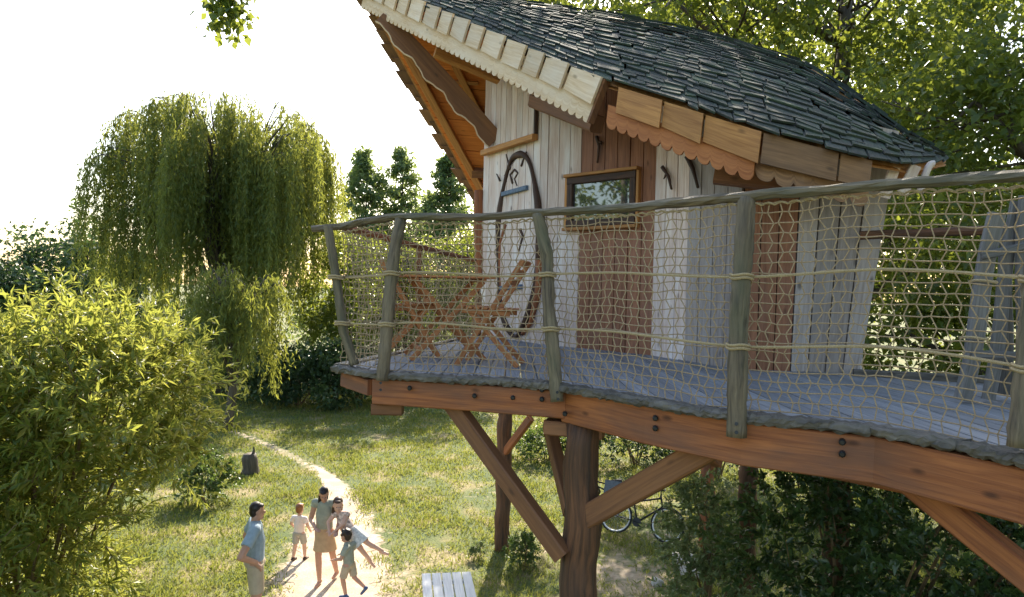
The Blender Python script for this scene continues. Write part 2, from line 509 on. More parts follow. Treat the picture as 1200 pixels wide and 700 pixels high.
def path():
    mb = MB()
    ptsL, ptsR = [], []
    for k in range(len(path_c) - 1):
        for s in range(14):
            t = s / 14
            c = path_c[k].lerp(path_c[k + 1], t); w = path_w[k] * (1 - t) + path_w[k + 1] * t
            d = (path_c[k + 1] - path_c[k]).normalized(); n = V((-d.y, d.x))
            j1 = mnoise.noise(V((c.x * 1.7, c.y * 1.7, 0))) * 0.5 + random.uniform(-0.2, 0.2)
            j2 = mnoise.noise(V((c.x * 1.7, c.y * 1.7, 9))) * 0.5 + random.uniform(-0.2, 0.2)
            w *= 0.84
            ptsL.append(c + n * w * (1 + j1)); ptsR.append(c - n * w * (1 + j2))
    n = len(ptsL)
    cols = 6
    for a, b in zip(ptsL, ptsR):
        for q in range(cols + 1):
            p = a.lerp(b, q / cols); mb.v.append((p.x, p.y, 0.006))
    for i in range(n - 1):
        for q in range(cols):
            a = i * (cols + 1) + q
            mb.face((a, a + 1, a + cols + 2, a + cols + 1), [(0, 0)] * 4)
    o = mb.build('path', 'path_dirt'); o['kind'] = 'structure'
path()

# ================================================================== treehouse
DZ = EYE - 0.65            # deck level
TH = thing('treehouse', 'wooden treehouse cabin with mossy shingle roof and netted deck on log stilts', 'treehouse', (1.0, 7.0, 0.0))

# deck edge, seen from the lawn side
EDGE_PX = [(398, 429), (440, 436), (500, 440), (560, 443), (610, 446), (655, 450), (705, 458), (760, 468), (815, 477), (870, 485), (945, 492),
           (1025, 500), (1125, 517), (1200, 533), (1300, 556)]
EDGE = [G(x, y, DZ) for x, y in EDGE_PX]
def interp_xy(pts, x, c=1):
    for a, b in zip(pts[:-1], pts[1:]):
        if a[0] <= x <= b[0]:
            t = (x - a[0]) / (b[0] - a[0]); return a[c] + (b[c] - a[c]) * t
    return pts[0][c] if x < pts[0][0] else pts[-1][c]
def depth_at_px(px):
    p = [(e[0], q.dot(_f) - CP.dot(_f)) for e, q in zip(EDGE_PX, EDGE)]
    return interp_xy(p, px)

W = [V((-0.41, 9.3, DZ)), V((0.40, 8.0, DZ)), V((1.46, 7.0, DZ)), V((1.98, 5.9, DZ)), V((2.95, 5.78, DZ))]
WB = [V((3.9, 8.0, DZ)), V((2.9, 10.3, DZ)), V((0.3, 10.6, DZ))]
def wall_back_y(x):
    if x < W[0].x:
        e0, e1 = EDGE[0], V((W[0].x, W[0].y, DZ))
        return e0.y + (x - e0.x) / (e1.x - e0.x) * (e1.y - e0.y)
    if x > W[4].x: return 5.78
    return interp_xy([(w.x, w.y) for w in W], x) + 0.08

# roof surfaces --------------------------------------------------
L_PX = [(425, -8, 9.0), (474, 0, 8.4), (510, 14, 7.9), (582, 45, 7.1), (620, 62, 6.7), (695, 91, 6.05), (717, 98, 5.9), (811, 128, 5.35),
        (868, 147, 5.1), (900, 156, 5.0), (947, 170, 4.95), (1022, 188, 5.0), (1062, 195, 5.25), (1108, 188, 5.8)]
U_PX = [(427, -10, 9.02), (490, -8, 9.0), (530, -6, 9.0), (592, 0, 8.95), (630, 5, 8.9), (690, 14, 8.8), (720, 19, 8.7), (800, 33, 8.5),
        (850, 45, 8.3), (880, 54, 8.2), (945, 74, 8.0), (995, 108, 7.2), (1054, 153, 6.4), (1109, 186, 5.82)]
def densify(pts, k):
    r = []
    for a, b in zip(pts[:-1], pts[1:]):
        for i in range(k): r.append(a.lerp(b, i / k))
    r.append(pts[-1]); return r
LO = densify([P(*q) for q in L_PX], 4)
UP_ = densify([P(*q) for q in U_PX], 4)
E0 = P(566, 241, 10.8)
E1 = V((4.3, 10.9, 6.0))
APEX = UP_[0]
def back_eave(i): return E0.lerp(E1, i / (len(UP_) - 1))
def S(u, t):
    """front slope: u = index along the eave, t = 0 eave .. 1 ridge, with a slight hollow"""
    i = min(int(u), len(LO) - 2); f = u - i
    a = LO[i].lerp(LO[i + 1], f); b = UP_[i].lerp(UP_[i + 1], f)
    p = a.lerp(b, t)
    p.z += 0.05 * math.sin(math.pi * t) * min(1, (b - a).length)
    return p
def Sn(u, t):
    e = 0.05
    a = S(min(u + e, len(LO) - 1.001), t) - S(max(u - e, 0), t)
    b = S(u, min(1, t + e)) - S(u, max(0, t - e))
    n = a.cross(b).normalized()
    return n if n.z > 0 else -n
def BS(u, t):
    i = min(int(u), len(UP_) - 2); f = u - i
    return UP_[i].lerp(UP_[i + 1], f).lerp(back_eave(u), t)

bv, bf = [], []
NU = len(LO) - 1
for i in range(NU + 1):
    for t in np.linspace(0, 1, 7): bv.append(S(i, t))
    for t in np.linspace(0.02, 1, 4): bv.append(BS(i, t))
K = 11
for i in range(NU):
    for t in range(K - 1):
        a = i * K + t; bf.append((a, a + K, a + K + 1, a + 1))
ROOF_BVH = BVHTree.FromPolygons(bv, bf)
def roof_z(x, y, default):
    h = ROOF_BVH.ray_cast(V((x, y, DZ + 0.3)), V((0, 0, 1)))
    return h[0].z if h[0] is not None else default

# roof: shingles, soffit boards ---------------------------------
def roof():
    r = MB()
    # board layer that carries the shingles, seen from below as the soffit
    cols = K
    nrm_off = 0.03
    for i in range(NU + 1):
        for j in range(K): r.v.append(bv[i * K + j] - V((0, 0, 0.02)))
    for i in range(NU + 1):
        for j in range(K): r.v.append(bv[i * K + j] - V((0, 0, 0.05)))
    n1 = (NU + 1) * K
    for f in bf:
        r.face(f, [(0, 0), (0, 1), (0.3, 1), (0.3, 0)])
        r.face([n1 + q for q in f][::-1], [(0, 0), (0, 1), (0.3, 1), (0.3, 0)])
    root = r.build('roof', 'honey_larch', TH)
    # shingles of the long slope
    s = 0.135
    made = []
    row = 0
    while True:
        any_ = False
        u = 1.0 + random.random() * 0.5
        d0 = row * s
        while u < NU - 0.05:
            i = min(int(u), NU - 1)
            seg = max(0.02, (LO[i + 1] - LO[i]).length)
            wd = random.uniform(0.13, 0.3)
            u1 = min(u + wd / seg, NU)
            um = (u + u1) / 2
            ln = (S(um, 1) - S(um, 0)).length
            jl = random.uniform(-0.02, 0.016)
            t0 = (d0 + jl - 0.06) / max(ln, 0.05); t1 = (d0 + 0.22) / max(ln, 0.05)
            if t0 < 0.97 and ln > 0.15:
                any_ = True
                t1 = min(t1, 1.0)
                n = Sn(um, max(0, min(0.98, t0)))
                g = 0.006 / seg
                lift0, lift1 = 0.034 + random.uniform(-0.006, 0.010), 0.008
                def at(uu, t, lift):
                    uu = max(0, min(NU - 0.001, uu))
                    if t < 0:
                        a = S(uu, 0); b = S(uu, 0.1); return a + (a - b) * (-t / 0.1) + n * lift
                    return S(uu, t) + n * lift
                q = [at(u + g, t0 + random.uniform(-.012, .012), lift0), at(u + g, t1, lift1), at(u1 - g, t1, lift1), at(u1 - g, t0 + random.uniform(-.012, .012), lift0)]
                size = (q[3] - q[0]).length * (q[1] - q[0]).length / ((q[0] - CP).length ** 2)
                made.append((row < 7, size, q, n))
            u = u1
        row += 1
        if not any_ or row > 40: break
    made.sort(key=lambda m: -m[1])
    rest = MB()
    for k, (near, size, q, n) in enumerate(made):
        if k < 262:
            mb = MB(); slab(mb, q, n, 0.016); mb.build('shingle', 'shingle', root)
        else:
            slab(rest, q, n, 0.016)
    # courses of the hidden slope, their ends stepping along the prow
    vn = (E0 - APEX).cross(UP_[8] - APEX).normalized()
    if vn.y < 0: vn = -vn
    nrow = 17
    for k in range(nrow):
        t0, t1 = (k + 1.15) / nrow, (k - 0.3) / nrow
        ue = -0.1
        for c in range(5):
            ua, ub = c * 2.0, c * 2.0 + 1.95
            q = [BS(ua, min(t0, 1.05)), BS(ua, max(0, t1)), BS(ub, max(0, t1)), BS(ub, min(t0, 1.05))]
            if c == 0:
                dirx = (UP_[4] - UP_[0]).normalized()
                ext = random.uniform(0.1, 0.2)
                q[0] -= dirx * ext; q[1] -= dirx * ext
            q[0] += vn * 0.07; q[3] += vn * 0.07; q[1] += vn * 0.02; q[2] += vn * 0.02
            if c == 0:
                mb = MB(); slab(mb, q, vn, 0.03); mb.build('shingle', 'brown_shade_larch', root)
            else:
                slab(rest, q, vn, 0.03)
    o = rest.build('shingle_courses', 'shingle_far', root); o['kind'] = 'stuff'
    # orange boards lining the prow
    nb = 13
    for k in range(nb):
        t0, t1 = k / nb, (k + 0.965) / nb
        u1 = 18.0
        q = [BS(0.15, t0), BS(u1, t0), BS(u1, t1), BS(0.15, t1)]
        for p in q: p -= vn * (0.05 + 0.004 * (k % 2))
        mb = MB(); slab(mb, q, -vn, 0.018); mb.build('soffit_board', 'orange_soffit', root)
    # rafter and battens below the boards
    dirx = (UP_[6] - UP_[0]).normalized()
    def bp(x, t, off): return APEX.lerp(E0, t) + dirx * x - vn * off
    for (a, b, w, h, nm) in (((0.16, 0.0), (0.16, 1.0), 0.10, 0.12, 'rafter'), ((0.75, 0.28), (0.75, 0.98), 0.09, 0.10, 'rafter'),
                             ((0.16, 0.36), (0.95, 0.36), 0.05, 0.07, 'batten'), ((0.16, 0.80), (1.25, 0.80), 0.12, 0.13, 'purlin')):
        mb = MB(); beam(mb, bp(*a, 0.13), bp(*b, 0.13), w, h, vn); mb.build(nm, 'brown_timber' if nm == 'purlin' else 'honey_larch', root)
    # wavy-edged brace from the prow to the wall corner
    a, b = P(449, 18, 8.7), P(582, 164, 8.95)
    ax = (b - a).normalized(); view = (a.lerp(b, .5) - CP).normalized()
    ay = ax.cross(view).normalized()
    Ln = (b - a).length
    if ay.z < 0: ay = -ay
    poly = [(Ln * i / 40, -0.115 + 0.026 * math.sin(i * 0.62) + 0.008 * math.sin(i * 1.7)) for i in range(41)]
    poly += [(Ln, 0.1), (Ln * .9, 0.105), (Ln * 0.5, 0.115), (Ln * 0.15, 0.1), (0, 0.02)]
    mb = MB(); prism(mb, poly, a, ax, ay, 0.06); mb.build('wavy_brace', 'brown_timber', root)
    edge = MB()
    zn = ax.cross(ay)
    sweep(edge, [a + ax * x + ay * (y - 0.008) + zn * 0.03 for x, y in poly[:41]], rectprof(0.066, 0.018, 0.003), up=ay)
    edge.build('wavy_edge', 'buff_larch', root)
    return root
ROOF = roof()

def scalloped(path_pts, down, outn, y0, y1, pitch, th, name, mat):
    """board that follows path_pts, its lower rim cut in round teeth"""
    L = [0]
    for a, b in zip(path_pts[:-1], path_pts[1:]): L.append(L[-1] + (b - a).length)
    tot = L[-1]
    def at(s):
        for i in range(len(L) - 1):
            if s <= L[i + 1] + 1e-9:
                return path_pts[i].lerp(path_pts[i + 1], (s - L[i]) / max(1e-9, L[i + 1] - L[i]))
        return path_pts[-1]
    n = max(2, int(tot / pitch)); sub = 6
    mb = MB()
    rows = []
    for k in range(n * sub + 1):
        s = tot * k / (n * sub)
        ph = (k % sub) / sub
        dip = math.sqrt(max(0, 1 - (2 * ph - 1) ** 2)) * pitch * 0.42
        p = at(s)
        top = p + down * y0; bot = p + down * (y1 - pitch * 0.4 + dip)
        b = len(mb.v)
        mb.v.extend([top, bot, bot + outn * th, top + outn * th]); rows.append((b, s))
    for (a, s0), (b, s1) in zip(rows[:-1], rows[1:]):
        h = y1 - y0
        mb.face((a, b, b + 1, a + 1), [(0, s0), (0, s1), (h, s1), (h, s0)])
        mb.face((a + 3, a + 2, b + 2, b + 3), [(0, s0), (h, s0), (h, s1), (0, s1)])
        mb.face((a + 1, b + 1, b + 2, a + 2), [(h, s0), (h, s1), (h + th, s1), (h + th, s0)])
        mb.face((a, a + 3, b + 3, b), [(0, s0), (th, s0), (th, s1), (0, s1)])
    a = rows[0][0]; mb.face((a, a + 1, a + 2, a + 3), [(0, 0)] * 4)
    a = rows[-1][0]; mb.face((a + 3, a + 2, a + 1, a), [(0, 0)] * 4)
    return mb.build(name, mat, ROOF)

def fascias():
    # prow side, pale
    a, b = P(434, -26, 9.02), P(713, 94, 5.93)
    ax = (b - a).normalized()
    down = V((0, 0, -1)); down = (down - ax * down.dot(ax)).normalized()
    outn = ax.cross(down); 
    if outn.dot(CP - a) < 0: outn = -outn
    scalloped([a, b], down, outn, 0.20, 0.40, 0.105, 0.03, 'scalloped_board', 'buff_larch')
    tot = (b - a).length
    s = 0.02
    k = 0
    px_w = [0.34, 0.3, 0.36, 0.32, 0.38]
    while s < tot - 0.05:
        w = px_w[k % 5] + random.uniform(-0.03, 0.03)
        e = min(tot, s + w)
        if tot - e < 0.15: e = tot
        mb = MB()
        sk = random.uniform(0.0, 0.03)
        poly = [(s + 0.025, 0.015), (e, 0.0 - sk * .3), (e, 0.235), (s + 0.025, 0.245 - sk)]
        o = a + outn * (0.032 + 0.0)
        axx = (ax + outn * 0.06).normalized()
        b0 = len(mb.v)
        base = a + outn * 0.031
        pts = [base + ax * x + down * y + outn * ((x - s) * 0.09) for x, y in poly]
        slab(mb, pts, outn, 0.028)
        mb.build('fascia_block', 'buff_larch', ROOF)
        s = e; k += 1
    # end board at the outer corner
    mb = MB(); pts = [b + ax * 0.004 + down * 0.0, b + ax * 0.03 + down * 0.0, b + ax * 0.03 + down * 0.39, b + ax * 0.004 + down * 0.39]
    slab(mb, pts, outn, 0.07); mb.build('corner_board', 'brown_timber', ROOF)
    # eave side, warm brown
    idx0 = 6 * 4
    line = [P(x, y + 3, d + 0.03) for x, y, d in L_PX[6:12]]
    line = densify(line, 3)
    down = V((-0.10, -0.04, -1)).normalized()
    out2 = V((-0.45, -0.89, 0)).normalized()
    half = int(len(line) * 0.56)
    scalloped(line[:half + 1], down, out2, 0.17, 0.37, 0.115, 0.03, 'scalloped_board', 'rust_larch')
    line2 = [p + V((0.03, 0.06, 0)) for p in line[half:]]
    scalloped(line2, down, out2, 0.15, 0.33, 0.13, 0.03, 'scalloped_board', 'brown_shade_larch')
    L = [0]
    for p, q in zip(line[:-1], line[1:]): L.append(L[-1] + (q - p).length)
    def at(s):
        for i in range(len(L) - 1):
            if s <= L[i + 1]: return line[i].lerp(line[i + 1], (s - L[i]) / (L[i + 1] - L[i]))
        return line[-1]
    s = 0.09
    for w, fm in ((0.50, 'honey_larch'), (0.40, 'honey_larch'), (0.48, 'honey_larch'), (0.58, 'brown_shade_larch'), (0.9, 'brown_shade_larch')):
        e = min(s + w, L[-1])
        if e - s < 0.1: break
        for_pts = [at(s + 0.015) + down * 0.0 + out2 * 0.032, at(e) + out2 * 0.06, at(e) + down * (0.215 + random.uniform(-.01, .02)) + out2 * 0.06, at(s + 0.015) + down * (0.205 + random.uniform(-.01, .02)) + out2 * 0.032]
        mb = MB(); slab(mb, for_pts, out2, 0.028); mb.build('fascia_block', fm, ROOF)
        s = e
    # purlin ends that carry the overhang
    for (a, b, w, h, m) in ((P(626, 118, 7.9), P(700, 146, 6.5), 0.14, 0.16, 'brown_timber'), (P(838, 201, 5.6), P(960, 214, 5.35), 0.16, 0.2, 'brown_timber'),
                            (P(510, 60, 8.3), P(585, 92, 8.6), 0.12, 0.14, 'honey_larch')):
        mb = MB(); beam(mb, a, b, w, h, c=0.02); mb.build('purlin', m, ROOF)
    # pale cut ends standing at the low corner
    for (x0, y0, x1, y1) in ((1036, 232, 1049, 194), (1057, 228, 1073, 194)):
        mb = MB(); beam(mb, P(x0, y0, 5.3), P(x1, y1, 5.25), 0.085, 0.03, up=V((0, -1, 0))); mb.build('rafter_tail', 'pale_larch', ROOF)
    mb = MB(); pts = []
    for t in np.linspace(0, 1, 9): pts.append(P(1078 + 16 * t, 226 - 34 * math.sin(t * 1.7), 5.3))
    sweep(mb, pts, rectprof(0.05, 0.05, 0.015), up=V((0, 1, 0))); mb.build('rafter_tail', 'pale_larch', ROOF)
fascias()

# walls -----------------------------------------------------------
def wall_frame(a, b):
    ax = (b - a); L = ax.length; ax.normalize()
    n = V((ax.y, -ax.x, 0))
    if n.dot(CP - a) < 0: n = -n
    return ax, n, L

def wall_of_planks(name, a, b, pw, mats, lean=lambda s: 0.0, zmin=0.0):
    ax, n, L = wall_frame(a, b)
    back = MB()
    zt = [roof_z(*(a + ax * s).to_2d(), DZ + 2.4) for s in np.linspace(0.02, L - 0.02, 6)]
    bk = a - n * 0.05
    pts = [bk + V((0, 0, -0.05)), bk + ax * L + V((0, 0, -0.05))]
    root_pts = []
    for i, s in enumerate(np.linspace(0.02, L - 0.02, 6)):
        root_pts.append((s, zt[i] - DZ - 0.04))
    poly = [(0, -0.05), (L, -0.05)] + [(s + lean(s / L), z) for s, z in root_pts[::-1]]
    prism(back, poly, bk, ax, V((0, 0, 1)), 0.03)
    root = back.build(name, 'room_dark', TH)
    s = 0.0; k = 0
    cnt = max(1, round(L / pw)); w = L / cnt
    for k in range(cnt):
        s0, s1 = k * w + 0.005, (k + 1) * w - 0.005
        z0 = roof_z(*(a + ax * s0 + n * 0.02).to_2d(), DZ + 2.4) - DZ - 0.03
        z1 = roof_z(*(a + ax * s1 + n * 0.02).to_2d(), DZ + 2.4) - DZ - 0.03
        l0, l1 = lean(s0 / L), lean(s1 / L)
        off = random.uniform(-0.004, 0.004)
        base = a + n * (0.0 + off)
        q = [base + ax * s0 + V((0, 0, -0.04)), base + ax * (s0 + l0) + V((0, 0, z0)), base + ax * (s1 + l1) + V((0, 0, z1)), base + ax * s1 + V((0, 0, -0.04))]
        mb = MB(); slab(mb, q, n, 0.026)
        m = mats(k, (k + 0.5) / cnt) if callable(mats) else mats
        mb.build('plank', m, root)
    return root, ax, n, L

wall_a, axA, nA, LA = wall_of_planks('gable_wall', W[0], W[1], 0.15, 'pale_larch')
wall_b, axB, nB, LB = wall_of_planks('window_wall', W[1], W[2], 0.165, lambda k, t: 'pale_larch' if t < 0.3 else 'red_shade_larch')
wall_c, axC, nC, LC = wall_of_planks('side_wall', W[2], W[3], 0.165, lambda k, t: 'pale_larch' if t < 0.5 else 'grey_shade_larch')
wall_d, axD, nD, LD = wall_of_planks('flared_wall', W[3], W[4], 0.15, lambda k, t: 'red_shade_larch' if t < 0.5 else 'grey_shade_larch', lean=lambda t: 0.26 * t * t)
for a, b in zip([W[4], WB[0], WB[1], WB[2]], [WB[0], WB[1], WB[2], W[0]]):
    ax = (b - a); L = ax.length; ax.normalize(); n = ax.cross(V((0, 0, 1)))
    mb = MB(); cnt = max(1, round(L / 0.18))
    for k in range(cnt):
        s0, s1 = k * L / cnt + .004, (k + 1) * L / cnt - .004
        z = min(2.0, roof_z(*(a + ax * (s0 + s1) / 2).to_2d(), DZ + 1.6) - DZ - 0.05)
        slab(mb, [a + ax * s0 + V((0, 0, -.04)), a + ax * s0 + V((0, 0, z)), a + ax * s1 + V((0, 0, z)), a + ax * s1 + V((0, 0, -.04))], n, 0.03)
    o = mb.build('rear_wall', 'pale_larch', TH); o['kind'] = 'stuff'

def on_wall(px, py, a, n, out=0.03): return onplane(px, py, a + n * out, n)

def gable_details():
    # narrow-board bay above the round door, its sill bar and side post
    p0 = on_wall(572, 176, W[0], nA); p1 = on_wall(629, 158, W[0], nA)
    s0 = (p0 - W[0]).dot(axA); s1 = (p1 - W[0]).dot(axA)
    zb = (p0.z + p1.z) / 2
    bay = MB()
    base = W[0] + nA * 0.03
    mbr = MB(); q0 = base + axA * s0; q1 = base + axA * s1
    slab(mbr, [V((q0.x, q0.y, zb)), V((q0.x, q0.y, zb + 1.1)), V((q1.x, q1.y, zb + 1.1)), V((q1.x, q1.y, zb))], nA, 0.02)
    root = mbr.build('gable_bay', 'room_dark', TH)
    cnt = 9
    for k in range(cnt):
        a0 = s0 + (s1 - s0) * k / cnt + .004; a1 = s0 + (s1 - s0) * (k + 1) / cnt - .004
        x0 = base + axA * a0 + nA * 0.022; x1 = base + axA * a1 + nA * 0.022
        z0 = roof_z(x0.x, x0.y, zb + 1.2) - 0.04; z1 = roof_z(x1.x, x1.y, zb + 1.2) - 0.04
        mb = MB(); slab(mb, [V((x0.x, x0.y, zb)), V((x0.x, x0.y, z0)), V((x1.x, x1.y, z1)), V((x1.x, x1.y, zb))], nA, 0.022)
        mb.build('plank', 'pale_larch', root)
    mb = MB(); beam(mb, base + axA * (s0 - 0.05) + V((0, 0, zb - DZ - 0.04)) + nA * 0.05, base + axA * (s1 + 0.04) + V((0, 0, zb - DZ - 0.04)) + nA * 0.05, 0.08, 0.07)
    mb.build('sill_bar', 'honey_larch', root)
    mb = MB(); beam(mb, base + axA * (s1 + 0.02) + V((0, 0, zb - DZ)) + nA * 0.03, base + axA * (s1 + 0.02) + V((0, 0, zb - DZ + 0.9)) + nA * 0.03, 0.035, 0.05, up=nA)
    mb.build('side_post', 'dark_branch', root)
    # corner log
    mb = MB(); pts = []
    for i in range(9):
        t = i / 8; pts.append(W[0] + V((-0.05 + 0.03 * math.sin(t * 5), 0.02, 0.02 + t * 1.95)))
    sweep(mb, pts, circprof(9), radii=[0.085 - 0.02 * (i / 8) for i in range(9)], jit=0.006); mb.build('corner_log', 'red_beam', TH, smooth=True)
    # oval door in a ring of bent branch
    c0 = on_wall(586, 285, W[0], nA); c1 = on_wall(633, 285, W[0], nA)
    t0 = on_wall(609, 180, W[0], nA); t1 = on_wall(609, 393, W[0], nA)
    cs = ((c0 + c1) / 2 - W[0]).dot(axA); rw = (c1 - c0).length / 2
    cz = (t0.z + t1.z) / 2; rh = (t0.z - t1.z) / 2
    C = W[0] + axA * cs + nA * 0.03; C.z = cz
    def el(th, k=1.0, out=0.0):
        return C + axA * (rw * k * math.cos(th)) + V((0, 0, rh * k * math.sin(th))) + nA * out
    mbp = MB()
    poly = [(rw * 0.96 * math.cos(t), rh * 0.97 * math.sin(t)) for t in np.linspace(0, 2 * math.pi, 40, endpoint=False)]
    prism(mbp, [(y, -x) for x, y in poly], C - nA * 0.005, V((0, 0, 1)), -axA, 0.012 if V((0, 0, 1)).cross(-axA).dot(nA) > 0 else -0.012)
    door = mbp.build('oval_door', 'room_dark', TH)
    # boards of the leaf, cut to the oval
    nb = 6
    for k in range(nb):
        x0 = -rw * .94 + 2 * rw * .94 * k / nb + .006; x1 = -rw * .94 + 2 * rw * .94 * (k + 1) / nb - .006
        xs = [x0, (x0 + x1) / 2, x1]
        hs = [rh * 0.95 * math.sqrt(max(0.0, 1 - (x / (rw * .96)) ** 2)) for x in xs]
        pts = [(x, h) for x, h in zip(xs, hs)] + [(x, -h) for x, h in zip(xs[::-1], hs[::-1])]
        mb = MB()
        prism(mb, [(y, -x) for x, y in pts], C + nA * 0.008, V((0, 0, 1)), -axA, 0.02 if V((0, 0, 1)).cross(-axA).dot(nA) > 0 else -0.02)
        mb.build('board', 'pale_larch', door)
    mb = MB()
    ring = [el(t, 1.0 + 0.018 * math.sin(3 * t + 1) + 0.012 * math.sin(7 * t), 0.03) for t in np.linspace(0, 2 * math.pi, 56, endpoint=False)]
    sweep(mb, ring, circprof(7), up=nA, radii=[0.034 + 0.012 * math.sin(5 * t) for t in np.linspace(0, 6.28, 56, endpoint=False)], closed=True, jit=0.003)
    mb.build('branch_ring', 'dark_branch', door, smooth=True)
    def twig(pxs, r, m, nm='twig', par=door, a=W[0], n=nA, out=0.06):
        pts = [on_wall(x, y, a, n, out) for x, y in pxs]
        mm = MB(); sweep(mm, densify(pts, 3), circprof(6), up=n, radii=[r * (1 - 0.5 * i / (3 * (len(pts) - 1))) for i in range(3 * (len(pts) - 1) + 1)], jit=0.002)
        mm.build(nm, m, par, smooth=True)
    twig([(601, 215), (598, 205), (603, 199), (607, 203), (603, 210), (606, 218)], 0.018, 'dark_branch')
    twig([(592, 207), (597, 196), (599, 184)], 0.02, 'dark_branch')
    twig([(598, 199), (593, 181)], 0.016, 'dark_branch')
    twig([(586, 212), (582, 204)], 0.016, 'dark_branch')
    twig([(611, 195), (617, 178)], 0.018, 'dark_branch')
    twig([(610, 269), (613, 277), (608, 295)], 0.022, 'dark_branch')
    twig([(593, 263), (586, 285), (585, 320), (588, 350)], 0.022, 'red_beam')
    twig([(632, 305), (630, 345), (622, 378), (612, 392)], 0.045, 'red_beam', 'handle_branch')
    for (xa, ya, xb, yb) in ((589, 228, 618, 220), (587, 338, 611, 336)):
        mb = MB(); beam(mb, on_wall(xa, ya, W[0], nA, 0.075), on_wall(xb, yb, W[0], nA, 0.075), 0.05, 0.055, up=V((0, 0, 1))); mb.build('crossbar', 'blue_grey', door)
    # dark bent twigs fixed to the window wall
    for pxs, r, a, n in (([(699, 160), (702, 172), (700, 191)], 0.022, W[1], nB), ([(705, 168), (699, 164)], 0.018, W[1], nB),
                         ([(776, 196), (783, 206), (787, 222)], 0.022, W[2], nC), ([(805, 184), (812, 198), (818, 220)], 0.026, W[2], nC), ([(781, 203), (778, 210)], 0.012, W[2], nC)):
        twig(pxs, r, 'dark_branch', 'wall_twig', TH, a, n)
gable_details()

def window():
    a = on_wall(667, 234, W[1], nB); b = on_wall(747, 234, W[1], nB)
    zt = (on_wall(667, 206, W[1], nB).z + on_wall(747, 204, W[1], nB).z) / 2
    zb = zt - 0.56
    s0 = (a - W[1]).dot(axB); s1 = (b - W[1]).dot(axB)
    base = W[1] + nB * 0.045
    def pt(s, z, o=0): q = base + axB * s + nB * o; return V((q.x, q.y, z))
    fr = MB(); w = 0.075
    beam(fr, pt(s0, zt - w / 2), pt(s1, zt - w / 2), 0.075, w)
    beam(fr, pt(s0, zb + w / 2), pt(s1, zb + w / 2), 0.075, w)
    beam(fr, pt(s0 + w / 2, zt - w), pt(s0 + w / 2, zb + w), w, 0.07, up=nB)
    beam(fr, pt(s1 - w / 2, zt - w), pt(s1 - w / 2, zb + w), w, 0.07, up=nB)
    root = fr.build('window', 'dark_branch', TH)
    tr = MB()
    beam(tr, pt(s0 - .03, zt + 0.02, 0.02), pt(s1 + .03, zt + 0.02, 0.02), 0.09, 0.035)
    tr.build('window_head', 'honey_larch', root)
    tr = MB(); beam(tr, pt(s0 - .03, zb - 0.02, 0.02), pt(s1 + .03, zb - 0.02, 0.02), 0.1, 0.035); tr.build('window_sill', 'honey_larch', root)
    for sx in (s0 - 0.02, s1 + 0.02):
        tr = MB(); beam(tr, pt(sx, zb, 0.005), pt(sx, zt, 0.005), 0.035, 0.05, up=nB); tr.build('window_jamb', 'honey_larch', root)
    gl = MB(); slab(gl, [pt(s0 + w, zb + w, -0.005), pt(s0 + w, zt - w, -0.005), pt(s1 - w, zt - w, -0.005), pt(s1 - w, zb + w, -0.005)], nB, 0.006)
    gl.build('pane', 'window_glass', root)
window()

